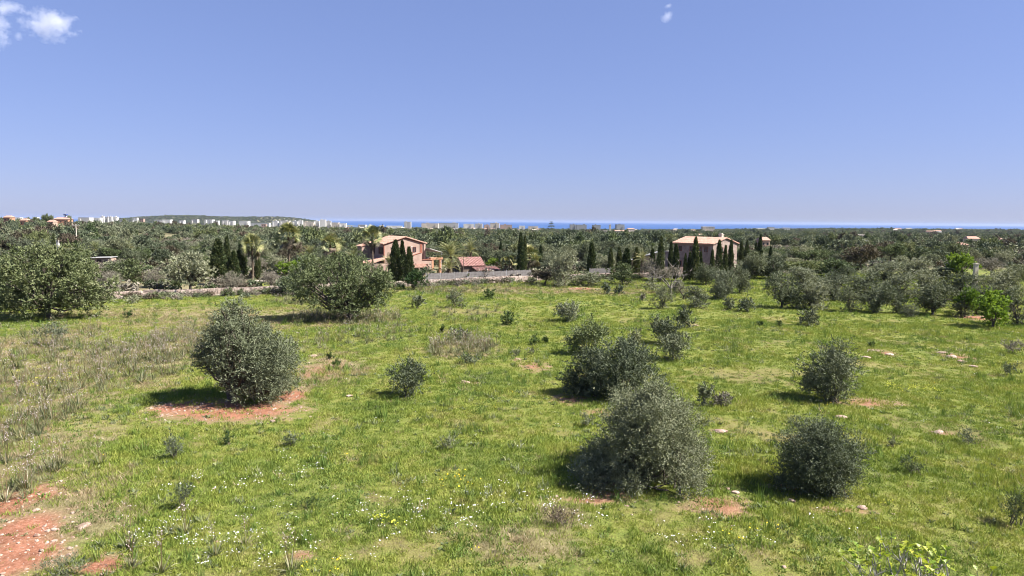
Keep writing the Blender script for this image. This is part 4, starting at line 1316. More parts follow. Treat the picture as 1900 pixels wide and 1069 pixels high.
cand = []
y0 = 100.0
while y0 < 420:
    sp = 6.2 + (y0 - 100) * .012
    hw = y0 * .80
    for xx in np.arange(-hw, hw, sp):
        cand.append((xx + r.normal(0, sp * .3), y0 + r.normal(0, sp * .3)))
    y0 += sp * 1.25
cand = [c_ for c_ in cand if clear_of(*c_)]
cand = [c_ for c_ in cand if W2(c_[0], c_[1], 60) + .5 * W3(c_[0], c_[1], 25) > -.62]
cand.sort(key=lambda c_: c_[1])
NEAR = cand[:235]
WLAB = {'olive_tree': 'silver green olive in the wood behind the stone wall', 'holm_oak': 'dark green evergreen oak in the wood behind the stone wall',
        'pine_tree': 'green umbrella pine in the wood behind the stone wall', 'brown_tree': 'brownish half leafless tree in the wood behind the stone wall'}
LAND = [(-9999, 'the left picture edge'), (30, 'the left carob tree'), (120, 'the big carob crown'), (190, 'the white outbuilding'), (260, 'the left garden row'), (330, 'the round olive tree'), (395, 'the left cypress cluster'),
        (460, 'the yellowish fan palm'), (520, 'the tallest fan palm'), (590, 'the wide untidy tree'), (680, 'the pink house'), (790, 'the terrace'), (850, 'the shed'), (920, 'the grey fence'), (975, 'the twin cypresses'),
        (1040, 'the silver olive'), (1090, 'the lone cypress'), (1130, 'the garage'), (1220, 'the stone house'), (1370, 'the thin cypress'), (1440, 'the leftmost grove olives'), (1530, 'the middle of the grove'),
        (1620, 'the brownish tree'), (1700, 'the dark hedge tree'), (1780, 'the light green tree'), (1840, 'the bright green sapling'), (1890, 'the right picture edge')]
ORD = 'nearest,second,third,fourth,fifth,sixth,seventh,eighth,ninth,tenth,eleventh,twelfth,thirteenth,fourteenth,fifteenth'.split(',')
seen = {}
WLOOK = {'olive_tree': 'silver green olive', 'holm_oak': 'dark evergreen oak', 'pine_tree': 'green umbrella pine', 'brown_tree': 'brownish half bare tree'}


def wood_label(kind_, xx, yy):
    px = 950 + xx / yy * FPX
    land = [l for p_, l in LAND if p_ <= px][-1]
    k = seen.get((kind_, land), 0); seen[(kind_, land)] = k + 1
    return '%s %s in wood behind %s' % (ORD[k], WLOOK[kind_], land)


for (xx, yy) in NEAR:
    kd = KF[r.integers(0, len(KF))]
    w = r.uniform(4.6, 8.0); h = w * r.uniform(.62, .85)
    if yy < 150:
        h = min(h, 4.0 if xx < 40 else 3.0); w = min(w, 5.6)
    place(kd, (xx, yy, float(H(xx, yy)) - .05), w, h, wood_label(kd['name'], xx, yy), 'tree', 'trees of the wood behind the wall: ' + kd['name'].replace('_', ' ') + 's')


def lod(seed, mat, nl, leaf, w=6.4, h=4.8):
    r_ = np.random.default_rng(seed)
    L = make_lobes(w - leaf, h - leaf * .4, .2, 7, r_, 'round')
    V, t = crown_quads(L, nl, leaf, leaf * .6, r_, twig=.5, surf=.2, zmin=-1, per=5, up=.3, clumps=3, hollow=False, rough_face=.22, wild=.05)
    return quads_mesh('wood_crown', V, M[mat], t)


lods = [lod(560 + i, mt, 1500, .55) for i, mt in enumerate(('olive', 'oak', 'oak', 'pine', 'olive_grey', 'carob', 'oak', 'brown', 'olive'))]
WX_, WY_ = [c_[0] for c_ in cand[235:]], [c_[1] for c_ in cand[235:]]
y0 = 420.0
while y0 < 5400:
    sp = max(6.3, y0 * .0062) if y0 < 3600 else 16
    hw = y0 * .80
    k = int(2 * hw / sp)
    xx = np.linspace(-hw, hw, k) + r.normal(0, sp * .35, k); yy = y0 + r.normal(0, sp * .35, k)
    WX_ += xx.tolist(); WY_ += yy.tolist(); y0 += sp * 1.12
x, y = np.array(WX_), np.array(WY_)
z = H(x, y)
ok = (z > SEA_Z + 1.2) & ((W2(x, y, 130) + .6 * W3(x, y, 48) > np.interp(y, [300, 700], [-.42, -.16])) | (y > 3600)) & ((y < 3300) | (z > SEA_Z + 6))
pxs = 950 + x / y * FPX
for (p0, p1, dd) in SIGHT:
    ok &= ~((pxs > p0 - 3) & (pxs < p1 + 3) & (y > dd - (.22 if dd > 1000 else .36) * dd) & (y < dd + 12))
ok &= ~((pxs > 480) & (pxs < 1200) & (y > 1700) & (r.uniform(0, 1, len(x)) < .4))
x, y, z = x[ok], y[ok], z[ok]
n = len(x)
sp = np.clip(y * .0062, 6.3, 20)
sw = sp / 6.3 * r.uniform(.75, 1.3, n); sh = np.clip(sw, .6, 1.2) * r.gamma(14, 1 / 14, n)
zone = W1(x, y, 220)
idx = np.where(zone > .2, r.choice([1, 2, 3, 6, 1, 5], n), r.integers(0, 9, n))
scatter('far_woodland', 'olive and oak woodland stretching from the houses to the coast', 'woodland', np.stack([x, y, z - .3], 1),
        np.stack([0 * x, 0 * x, r.uniform(0, 6.28, n)], 1), np.stack([sw, sw, sh], 1), idx, proto_collection('woodland_source', lods))

# ---- weeds along the foot of the wall
ug0 = [lod(580 + i, mt, 420, .22, 1.6, 1.0) for i, mt in enumerate(('olive_grey', 'brown', 'olive_green', 'bare'))]
x = r.uniform(WALL[1, 0], WALL[-3, 0], 400); y = wall_y(x) - .4 - r.gamma(1.3, .8, len(x)); n = len(x)
sc = r.uniform(.3, .85, n)
scatter('wall_foot_weeds', 'rough weeds and brambles along the foot of the stone wall', 'weeds', np.stack([x, y, H(x, y) - .05], 1),
        np.stack([0 * x, 0 * x, r.uniform(0, 6.28, n)], 1), np.stack([sc * 1.2, sc * 1.2, sc], 1), r.integers(0, 4, n), proto_collection('weed_source', ug0))

# ---- undergrowth between the wall and the wood
ug = [lod(590 + i, mt, 420, .34, 2.2, 1.3) for i, mt in enumerate(('bare', 'olive_grey', 'olive_green', 'brown', 'bare', 'oak'))]
y = np.sqrt(r.uniform(70 ** 2, 330 ** 2, 9500)); x = r.uniform(-.84, .84, len(y)) * y
ok = (y > wall_y(x) + 1.0) & (patch(x, y, LAWN) < -.05) & (W4(x, y, 12) > -.35); x, y = x[ok], y[ok]; n = len(x)
pxs = 950 + x / y * FPX
ok = ~((y < 150) & (((pxs > 690) & (pxs < 830)) | ((pxs > 1240) & (pxs < 1375)))) | (r.uniform(0, 1, n) < .35); x, y = x[ok], y[ok]; n = len(x)
sc = r.uniform(.5, 1.35, n)
scatter('undergrowth', 'low scrub and dry brush between the garden and woodland trees', 'scrub', np.stack([x, y, H(x, y) - .1], 1),
        np.stack([0 * x, 0 * x, r.uniform(0, 6.28, n)], 1), np.stack([sc * 1.2, sc * 1.2, sc], 1), r.integers(0, 6, n), proto_collection('undergrowth_source', ug))

# ---- the fig tree close to the camera, lower right
def fig_leaf(seed):
    r_ = np.random.default_rng(seed)
    out_ = [(0, 0), (.035, .018), (.05, .055), (.085, .045), (.075, .075), (.14, .0)]
    pts = [(x_, y_) for x_, y_ in out_] + [(x_, -y_) for x_, y_ in out_[-2:0:-1]]
    v = [(x_, y_, .35 * abs(y_) - 1.8 * x_ * x_) for x_, y_ in pts] + [(.06, 0, -.006)]
    k = len(pts)
    mb_ = MB(); mb_.add(v, [(i, (i + 1) % k, k) for i in range(k)])
    me = mb_.mesh('leaf', M['fig'], True)
    a_ = me.attributes.new('tint', 'FLOAT', 'POINT'); a_.data.foreach_set('value', np.full(len(v), r_.uniform(0, 1), np.float32))
    return me


FIG = [fig_leaf(600 + i) for i in range(5)]
r = np.random.default_rng(610)
g = at(1735, 13.6, 1060)
o = thing('fig_tree', 'pale barked fig tree with fresh yellow green leaves at the lower right', 'tree', g)
mb = MB(); tips = []


def fig_grow(p, d, l, rr, k):
    up_ = .30 if k < 2 else .10
    m_ = p + d * l * .5 + r.normal(0, .05, 3) * l; e = p + unit(d + [0, 0, up_]) * l + r.normal(0, .05, 3) * l
    mb.tube([p, m_, e], [rr, rr * .85, rr * .72], 6)
    if k == 0:
        tips.append((e, unit(e - m_))); return
    for _ in range(3 if k > 1 else r.integers(2, 4)):
        nd = unit(unit(e - m_) + r.normal(0, .5, 3) + [0, 0, .08])
        fig_grow(e, nd, l * r.uniform(.58, .82), rr * .62, k - 1)
    if r.uniform() < .6:
        tips.append((m_, unit(r.normal(size=3) + [0, 0, .6])))


for i in range(11):
    a = i * 6.283 / 11 + .2
    fig_grow(np.array([0, 0, .7]), unit(np.array([math.cos(a), math.sin(a), r.uniform(.7, 1.2)])), .95, .040, 3)
mb.tube([(0, 0, -.2), (.04, 0, .3), (0, .03, .75)], [.26, .2, .19], 9)
mb.obj('trunk', M['pale_bark'], o, True)
tips.sort(key=lambda t_: -t_[0][2])
n_leaf = 0
for e, d_ in tips[:230]:
    for k in range(r.integers(1, 4)):
        f = bpy.data.objects.new('leaf', FIG[r.integers(0, 5)]); link(f, o)
        v_ = unit(d_ * .5 + r.normal(0, .6, 3) + [0, 0, .25])
        q_ = Vector(v_).to_track_quat('X', 'Z'); f.rotation_mode = 'QUATERNION'; f.rotation_quaternion = q_
        f.location = e; sc_ = r.uniform(.7, 1.45); f.scale = (sc_, sc_, sc_)
        n_leaf += 1
# ------------------------------------------------------------------ dry stone wall
r = np.random.default_rng(700)
M['wallstone'] = mat_rough('wall_stone', [(.28, (.26, .185, .145)), (.5, (.42, .33, .275)), (.72, (.60, .52, .455))], 1.7, .4, coord='world')
m, nt, out = new_mat('dry_wall_stone')
isl = N(nt, 'ShaderNodeNewGeometry').outputs['Random Per Island']
c = ramp(nt, isl, [(0, (.10, .072, .058)), (.3, (.20, .143, .115)), (.6, (.275, .205, .168)), (.85, (.37, .298, .255)), (1, (.48, .415, .36))])
c = mixc(nt, .35, c, ramp(nt, noise(nt, 6, 5, .6), [(.3, (.26, .19, .15)), (.7, (.60, .52, .45))]))
p = N(nt, 'ShaderNodeBsdfPrincipled', Roughness=.9); nt.links.new(c, p.inputs['Base Color']); nt.links.new(p.outputs[0], out.inputs[0])
M['wallstone'] = m
M['rubble'] = mat_rough('wall_rubble', [(.3, (.15, .115, .09)), (.7, (.27, .21, .17))], 3, .5)
o = thing('dry_stone_wall', 'long low dry stone wall between the meadow and the houses', 'wall', (0, 0, 0))
xs = np.linspace(WALL[2, 0] + 3, float(at(1445, 128)[0]), 420)
path = np.stack([xs, wall_y(xs)], 1)
hts = .92 + .10 * W2(xs, 0 * xs, 9) + .06 * W3(xs, 0 * xs, 2.5)
core = MB(); stones = MB()
for i in range(0, len(xs) - 6, 6):
    a_, b_ = path[i], path[i + 6]; t_ = (b_ - a_) / np.linalg.norm(b_ - a_); n_ = np.array([t_[1], -t_[0]])
    za, zb = float(H(*a_)), float(H(*b_))
    v = []
    for p_, z_ in ((a_, za), (b_, zb)):
        for s_, zz in ((-.28, -.2), (.28, -.2), (.20, hts[i] - .12), (-.20, hts[i] - .12)):
            v.append((*(p_ + n_ * s_), z_ + zz))
    core.add(v, [(0, 1, 5, 4), (1, 2, 6, 5), (2, 3, 7, 6), (3, 0, 4, 7), (0, 3, 2, 1), (4, 5, 6, 7)])
seg = np.cumsum(np.r_[0, np.linalg.norm(np.diff(path, axis=0), axis=1)])
box8 = np.array([(x_, y_, z_) for z_ in (-1, 1) for y_ in (-1, 1) for x_ in (-1, 1)], float) * .5
bf = [(0, 2, 3, 1), (4, 5, 7, 6), (0, 1, 5, 4), (2, 6, 7, 3), (0, 4, 6, 2), (1, 3, 7, 5)]
for sgn in (1, -1):
    z_ = 0.02
    row = 0
    while z_ < 1.05:
        hh = r.uniform(.15, .24); s = 0.0
        while s < seg[-1]:
            l = r.uniform(.18, .46)
            x_ = np.interp(s + l / 2, seg, path[:, 0]); y_ = np.interp(s + l / 2, seg, path[:, 1]); top = np.interp(x_, xs, hts)
            if z_ + hh * .5 < top and (sgn == 1 or z_ > .55):
                k = min(int(np.searchsorted(seg, s)), len(path) - 2); t_ = unit(path[k + 1] - path[k]); n_ = np.array([t_[1], -t_[0]])
                off = sgn * (.27 - .09 * z_ + r.normal(0, .02))
                b8 = box8 * [l * .95, r.uniform(.20, .30), hh * .95] * r.uniform(.86, 1.08, (8, 3)) + r.normal(0, .012, (8, 3))
                c_ = np.array([x_, y_, float(H(x_, y_)) + z_ + hh / 2]); c_[:2] += n_ * off
                v = np.empty((8, 3)); v[:, :2] = b8[:, :1] * t_ + b8[:, 1:2] * n_; v[:, 2] = b8[:, 2] + r.normal(0, .03) * b8[:, 0]
                stones.add(v + c_, bf)
            s += l
        z_ += hh
core.obj('core', M['rubble'], o); stones.obj('stones', M['wallstone'], o, stuff=True)

# ------------------------------------------------------------------ fences behind the wall
M['reed'] = mat_rough('reed_screen', [(.3, (.12, .11, .105)), (.6, (.20, .185, .178)), (.8, (.28, .26, .25))], 2.5, .3)
M['reed_red'] = mat_rough('brown_reed_screen', [(.3, (.17, .115, .10)), (.7, (.30, .21, .18))], 2.5, .3)
M['steel'] = mat_rough('galvanised_steel', [(.3, (.33, .34, .35)), (.7, (.48, .49, .5))], 6, .1, .5)


def reed_fence(p0, p1, h, mat, label, step=2.4):
    p0, p1 = np.array(p0[:2]), np.array(p1[:2]); n = max(1, int(np.linalg.norm(p1 - p0) / step))
    root = thing('screen_fence', label, 'fence', (p0[0], p0[1], float(H(*p0))))
    L = np.linalg.norm(p1 - p0) / n; a_ = math.atan2(p1[1] - p0[1], p1[0] - p0[0])
    pan = MB(); rr = np.random.default_rng(5)
    for k in range(int(L / .05)):
        x_ = .03 + k * .05
        pan.box(x_, x_ + .046, -.012 + rr.normal(0, .006), .012 + rr.normal(0, .006), .06, h + rr.normal(0, .035))
    pan.box(0, L, -.02, -.015, h * .3, h * .3 + .03); pan.box(0, L, -.02, -.015, h * .8, h * .8 + .03)
    pm = pan.mesh('screen_panel', mat); po = MB(); po.tube([(0, 0, -.3), (0, 0, h + .12)], [.03, .03], 6); pm2 = po.mesh('post', M['steel'])
    for i in range(n + 1):
        q_ = p0 + (p1 - p0) * i / n; dz = float(H(*q_)) - float(H(*p0))
        for nm, me in (('post', pm2), ('screen_panel', pm)):
            if nm == 'screen_panel' and i == n: continue
            k = link(bpy.data.objects.new(nm, me), root); k.location = (q_[0] - p0[0], q_[1] - p0[1], dz + (0 if nm == 'post' else .0)); k.rotation_euler = (0, 0, a_)


def behind_wall(px, off):
    x_ = np.interp(px, [p_[0] for p_ in WALLPX], WALL[:, 0]); return np.array([x_, float(wall_y(x_)) + off])


reed_fence(behind_wall(786, 2.6), behind_wall(985, 2.2), 1.75, M['reed'], 'grey reed screen fence above the stone wall before the shed')
reed_fence(behind_wall(1096, 2.4), behind_wall(1135, 2.4), 1.7, M['reed'], 'short grey screen fence right of the silver olive')
reed_fence(behind_wall(1222, 2.8), behind_wall(1305, 2.6), 1.7, M['reed_red'], 'brown screen fence before the stone house')

# ------------------------------------------------------------------ houses
M['pinkwall'] = mat_rough('pink_stucco', [(.25, (.27, .185, .150)), (.5, (.325, .230, .187)), (.75, (.38, .28, .232))], .9, .15)
M['orangewall'] = mat_rough('orange_stucco', [(.3, (.33, .17, .10)), (.7, (.42, .235, .15))], 1.2, .15)
M['trim'] = mat_rough('red_brown_trim', [(.3, (.20, .075, .05)), (.7, (.30, .12, .08))], 3, .1)
M['stonewall'] = mat_rough('rubble_stone_wall', [(.25, (.18, .132, .112)), (.5, (.265, .203, .173)), (.75, (.35, .285, .245))], 1.6, .5)
M['tile'] = mat_rough('terracotta_tile', [(.2, (.25, .130, .098)), (.45, (.35, .205, .155)), (.6, (.41, .265, .205)), (.8, (.49, .36, .29))], 2.6, .3)
M['tile_red'] = mat_rough('red_terracotta_tile', [(.2, (.17, .085, .075)), (.5, (.27, .145, .125)), (.8, (.42, .28, .25))], 2.6, .3)
M['glass'] = mat_rough('dark_window_glass', [(.3, (.02, .022, .026)), (.7, (.04, .042, .05))], 1, 0, .15, spec=.5)
M['shutter'] = mat_rough('dark_brown_shutter', [(.3, (.055, .038, .03)), (.7, (.09, .062, .05))], 3, .1)
M['greyroof'] = mat_rough('grey_sheet_roof', [(.3, (.30, .29, .28)), (.7, (.45, .44, .43))], 2, .2)
M['wood'] = mat_rough('weathered_wood', [(.3, (.10, .075, .06)), (.7, (.19, .15, .125))], 3, .4)
M['cream'] = mat_rough('cream_plaster', [(.3, (.42, .365, .30)), (.7, (.53, .47, .395))], .6, .05)
M['whitewall'] = mat_rough('white_plaster', [(.3, (.44, .43, .41)), (.7, (.56, .545, .52))], .6, .05)
M['greywall'] = mat_rough('grey_concrete', [(.3, (.17, .18, .19)), (.7, (.24, .25, .26))], .6, .05)
M['brownwall'] = mat_rough('brown_plaster', [(.3, (.32, .23, .18)), (.7, (.42, .31, .25))], .6, .05)


def window(parent, M4, w, h, shut=True):
    """a window in local x,z with its middle at the origin, facing -y; M4 puts it on its wall"""
    f = MB(); t = .07
    f.box(-w / 2 - t, w / 2 + t, -.05, .02, h / 2, h / 2 + t); f.box(-w / 2 - t, w / 2 + t, -.09, .02, -h / 2 - t, -h / 2)
    f.box(-w / 2 - t, -w / 2, -.05, .02, -h / 2 + .001, h / 2 - .001); f.box(w / 2, w / 2 + t, -.05, .02, -h / 2 + .001, h / 2 - .001)
    f.box(-.02, .02, -.03, .018, -h / 2 + .001, h / 2 - .001)
    o = f.obj('window', M['trim'], parent); o.matrix_local = M4
    p = MB(); p.box(-w / 2, w / 2, -.012, .015, -h / 2, h / 2); p.obj('pane', M['glass'], o)
    if shut:
        for s in (-1, 1):
            q_ = MB(); q_.box(-w * .24, w * .24, -.035, 0, -h / 2, h / 2)
            for k in range(5):
                q_.box(-w * .20, w * .20, -.05, -.034, -h / 2 + h * (.08 + .18 * k), -h / 2 + h * (.2 + .18 * k))
            u_ = q_.obj('shutter', M['shutter'], o); u_.location = (s * (w / 2 + t + w * .26), -.02, 0)
    return o


def on_wall(x, y, z, face):
    """face: 'front' looks along -y, 'left' along -x"""
    R = Matrix.Rotation(0 if face == 'front' else -math.pi / 2, 4, 'Z')
    return Matrix.Translation((x, y, z)) @ R


def tile_roof(parent, name, A, B, C, D, mat, thick=.14, rows=None):
    """a sloping tiled plane: A,B along the eave, D,C along the ridge; tiles run from eave to ridge"""
    A, B, C, D = (np.array(p_, float) for p_ in (A, B, C, D))
    n_ = unit(np.cross(B - A, D - A)); n_ = n_ if n_[2] > 0 else -n_
    mb_ = MB(); v = [A, B, C, D]; mb_.add([p_ for p_ in v] + [p_ - n_ * thick for p_ in v], [(0, 1, 2, 3), (7, 6, 5, 4), (0, 4, 5, 1), (1, 5, 6, 2), (2, 6, 7, 3), (3, 7, 4, 0)])
    o = mb_.obj(name, mat, parent)
    L = np.linalg.norm(B - A); k = int(L / .26); t_ = MB(); rr = np.random.default_rng(3)
    for i in range(k):
        u_ = (i + .5) / k
        e0, e1 = A + (B - A) * u_, D + (C - D) * u_
        ax = unit(B - A) * .10
        for q in range(4):
            f0, f1 = e0 + (e1 - e0) * (q / 4), e0 + (e1 - e0) * ((q + 1) / 4)
            l0, l1 = n_ * (.075 + rr.normal(0, .006)), n_ * .05
            t_.add([f0 - ax, f0 + l0 - ax * .4, f0 + l0 + ax * .4, f0 + ax, f1 - ax * .8, f1 + l1 - ax * .35, f1 + l1 + ax * .35, f1 + ax * .8],
                   [(0, 1, 5, 4), (1, 2, 6, 5), (2, 3, 7, 6), (0, 3, 2, 1)])
    t_.obj('tile_rows', mat, o, stuff=True)
    return o


# --- the pink house
g = at(712.5, 124)
h1 = thing('pink_house', 'two storey pink stucco house with tiled gable roof and porch', 'house', (g[0], g[1], g[2] - .05), math.radians(38), None, (.9, .9, 1))
EA, RI, W_, D_ = 5.75, 6.95, 9.6, 6.6
mb = MB(); mb.prism([(0, -.3), (W_, -.3), (W_, EA), (W_ / 2, RI - .12), (0, EA)], 0, D_); mb.obj('wall', M['pinkwall'], h1)
ov = .35
sl = (RI - EA) / (W_ / 2)
for s in (0, 1):
    xe = -ov if s == 0 else W_ + ov
    tile_roof(h1, 'roof', (xe, -ov, EA - ov * sl + .12), (xe, D_ + ov, EA - ov * sl + .12), (W_ / 2 + (-.02 if s == 0 else .02), D_ + ov, RI + .12), (W_ / 2 + (-.02 if s == 0 else .02), -ov, RI + .12), M['tile'])
tr = MB()
tr.tube([(-.05, -.04, EA - .18), (W_ / 2, -.04, RI - .22), (W_ + .05, -.04, EA - .18)], [.07, .07, .07], 4); tr.obj('gable_trim', M['trim'], h1)
tr = MB(); tr.box(-.06, .12, -.06, .1, -.2, EA - .1); tr.obj('corner_trim', M['trim'], h1)
tr = MB(); tr.box(W_ - 1.25, W_ - .75, -.10, .02, .2, EA - .12); tr.obj('pilaster_shade_band', M['trim'], h1)  # raised dark red strip standing in for the shade beside the pilaster
ch = MB(); ch.box(W_ - .45, W_ - .02, -.22, -.004, .2, EA + .25); ch.obj('pilaster', M['pinkwall'], h1)
window(h1, on_wall(7.0, 0, 4.55, 'front'), .7, 1.0, False)
window(h1, on_wall(0, 1.3, 4.5, 'left'), .9, 1.2)
window(h1, on_wall(0, 4.9, 4.5, 'left'), .9, 1.3)
window(h1, on_wall(4.3, 0, 1.6, 'front'), 1.0, 1.3)
lm = MB(); lm.tube([(6.2, -.02, 3.6), (6.2, -.3, 4.6), (6.2, -.3, 5.1)], [.03, .03, .03], 5); lm.box(6.08, 6.32, -.42, -.18, 5.05, 5.22); lm.obj('wall_lamp', M['whitewall'], h1)
# low wing on the left
wl = MB(); wl.box(-3.6, -.01, -1.2, 3.2, -.3, 2.25); wl.obj('left_wing', M['pinkwall'], h1)
tile_roof(h1, 'left_wing_roof', (-3.9, -1.45, 2.3), (-3.9, 3.4, 2.3), (-.02, 3.4, 3.3), (-.02, -1.45, 3.3), M['tile'])
window(h1, on_wall(-2.0, -1.2, 1.3, 'front'), .8, 1.0, False)
# low wing in front with a sloping parapet and porch roof
wf = MB(); wf.prism([(3.4, -.3), (9.7, -.3), (9.7, 2.6), (7.4, 2.7), (7.4, 4.1), (3.4, 3.2)], -2.4, -.01); wf.obj('front_wing', M['pinkwall'], h1)
cp = MB(); cp.tube([(3.3, -2.44, 3.24), (7.45, -2.44, 4.17)], [.09, .09], 4); cp.tube([(7.45, -2.44, 2.76), (9.8, -2.44, 2.66)], [.09, .09], 4); cp.obj('parapet_coping', M['trim'], h1)
tile_roof(h1, 'porch_roof', (3.6, -3.9, 1.55), (8.0, -3.9, 1.55), (8.0, -2.42, 2.05), (3.6, -2.42, 2.05), M['tile'])
for x_ in (3.9, 5.9, 7.8):
    c_ = MB(); c_.box(x_ - .14, x_ + .14, -3.8, -3.52, -.2, 1.5); c_.obj('porch_column', M['pinkwall'], h1)
window(h1, on_wall(8.4, -2.4, 1.3, 'front'), .8, 1.2, False)
# terrace on the right: orange columns, beam, sloping roof
for x_ in (10.3, 12.2):
    c_ = MB(); c_.box(x_ - .22, x_ + .22, -1.9, -1.45, -.3, 2.7); c_.obj('terrace_column', M['orangewall'], h1)
bm_ = MB(); bm_.box(9.72, 12.7, -2.0, -1.4, 2.7, 3.1); bm_.obj('terrace_beam', M['orangewall'], h1)
sb = MB(); sb.box(9.72, 12.7, -1.38, 3.5, 2.75, 2.95); sb.obj('terrace_floor', M['brownwall'], h1)
bk = MB(); bk.box(9.62, 12.5, 3.5, 3.7, -.3, 2.75); bk.obj('terrace_back_wall', M['orangewall'], h1)
rp = MB(); rp.prism([(9.61, 4.75), (12.8, 3.95), (12.8, 4.07), (9.61, 4.87)], -1.9, 4.2); rp.obj('terrace_roof', M['greyroof'], h1)
pp = MB(); pp.tube([(12.6, -1.7, -.3), (12.6, -1.7, 4.0)], [.07, .07], 6); pp.obj('terrace_post', M['steel'], h1)
# rear wing at the left
rw = MB(); rw.box(-1.7, -.02, 6.62, 8.6, -.3, 5.2); rw.obj('rear_wing', M['pinkwall'], h1)
tile_roof(h1, 'rear_wing_roof', (-2.0, 6.4, 5.2), (-2.0, 8.8, 5.2), (.1, 8.8, 5.65), (.1, 6.4, 5.65), M['tile'])

# --- the tiled shed
g = at(859, 121)
s1 = thing('tiled_shed', 'small weathered shed with red tiled roof behind the fence', 'shed', (g[0], g[1], g[2] - .05), math.radians(24))
mb = MB(); mb.add([(0, 0, -.2), (4.0, 0, -.2), (4.0, 4.4, -.2), (0, 4.4, -.2), (0, 0, 2.2), (4.0, 0, 2.2), (4.0, 4.4, 2.2), (0, 4.4, 2.2), (0, 2.2, 3.45), (4.0, 2.2, 3.45)],
                  [(0, 1, 5, 4), (1, 2, 6, 9, 5), (2, 3, 7, 6), (3, 0, 4, 8, 7), (4, 5, 9, 8), (6, 7, 8, 9), (3, 2, 1, 0)])
mb.obj('wall', M['wood'], s1)
tile_roof(s1, 'roof', (-.2, -.35, 2.12), (4.2, -.35, 2.12), (4.2, 2.18, 3.58), (-.2, 2.18, 3.58), M['tile_red'])
tile_roof(s1, 'rear_roof', (-.2, 4.75, 2.12), (4.2, 4.75, 2.12), (4.2, 2.22, 3.58), (-.2, 2.22, 3.58), M['tile_red'])
tile_roof(s1, 'low_roof', (1.6, -2.6, 1.5), (6.2, -2.6, 1.5), (6.2, -.02, 1.95), (1.6, -.02, 1.95), M['tile_red'])
for x_ in (1.9, 4.0, 5.9):
    c_ = MB(); c_.tube([(x_, -2.4, -.2), (x_, -2.4, 1.42)], [.07, .07], 6); c_.obj('post', M['wood'], s1)
c_ = MB(); c_.box(2.6, 3.5, -.05, -.004, -.1, 1.7); dr_ = c_.obj('door', M['shutter'], s1)
g = at(860, 119)
p_ = MB(); p_.tube([(0, 0, -.3), (0, 0, 3.9)], [.06, .05], 6)
o = p_.obj('pole', M['wood']); o.location = g; tag(o, 'thin dark wooden pole in front of the shed', 'pole')

# --- the stone house
g = at(1249.5, 140)
h2 = thing('stone_house', 'two storey stone house with a pale tiled roof among cypresses', 'house', (g[0], g[1], g[2] - .05), math.radians(-49.9))
EA2, RI2, W2_, D2_ = 6.0, 7.1, 9.3, 8.4
mb = MB()
v = [(0, 0, -.5), (W2_, 0, -.5), (W2_, D2_, -.5), (0, D2_, -.5), (0, 0, EA2), (W2_, 0, EA2), (W2_, D2_, EA2), (0, D2_, EA2), (0, D2_ / 2, RI2 - .1), (W2_, D2_ / 2, RI2 - .1)]
mb.add(v, [(0, 1, 5, 4), (1, 2, 6, 9, 5), (2, 3, 7, 6), (3, 0, 4, 8, 7), (4, 5, 9, 8), (6, 7, 8, 9), (3, 2, 1, 0)]); mb.obj('wall', M['stonewall'], h2)
sl2 = (RI2 - EA2) / (D2_ / 2)
for s in (0, 1):
    ye = -.35 if s == 0 else D2_ + .35; yr = D2_ / 2 + (-.02 if s == 0 else .02)
    tile_roof(h2, 'roof', (-.3, ye, EA2 - .35 * sl2 + .12), (W2_ + .3, ye, EA2 - .35 * sl2 + .12), (W2_ + .3, yr, RI2 + .12), (-.3, yr, RI2 + .12), M['tile'])
tr = MB(); tr.box(-.3, W2_ + .3, -.34, -.28, EA2 - .25, EA2 - .13); tr.obj('eave_trim', M['orangewall'], h2)
for x_, z_ in ((1.6, 4.9), (4.3, 4.9), (6.3, 4.9), (7.7, 4.9), (1.6, 1.9), (4.3, 1.7), (6.9, 1.9)):
    window(h2, on_wall(x_, 0, z_, 'front'), .75, .95, False)
window(h2, Matrix.Translation((W2_, 3.0, 4.7)) @ Matrix.Rotation(math.pi / 2, 4, 'Z'), .8, 1.1, False)
window(h2, Matrix.Translation((W2_, 5.8, 1.9)) @ Matrix.Rotation(math.pi / 2, 4, 'Z'), .8, 1.1, False)
c_ = MB(); c_.box(7.2, 7.9, 4.9, 5.6, 6.6, 7.75); c_.box(7.1, 8.0, 4.8, 5.7, 7.75, 7.85); c_.box(7.3, 7.8, 5.0, 5.5, 7.85, 8.05); c_.obj('chimney', M['cream'], h2)
lw = MB(); lw.box(-3.2, -.02, 1.5, 6, -.5, 4.0); lw.obj('side_wing', M['stonewall'], h2)
lw = MB(); lw.box(-3.35, -.02, 1.35, 6.15, 4.0, 4.15); lw.obj('side_wing_roof', M['cream'], h2)
g = at(1172, 133)
o = thing('garage', 'low garage with a sloping grey sheet roof left of the stone house', 'garage', (g[0], g[1], g[2]), math.radians(-12))
mb = MB(); mb.prism([(0, -.3), (4.6, -.3), (4.6, 4.05), (0, 2.6)], 0, 4); mb.obj('wall', M['brownwall'], o)
mb = MB(); mb.prism([(-.3, 2.55), (4.9, 4.17), (4.9, 4.29), (-.3, 2.67)], -.3, 4.3); mb.obj('roof', M['greyroof'], o)
mb = MB(); mb.box(1.0, 3.6, -.06, -.004, -.2, 2.1); mb.obj('door', M['wood'], o)

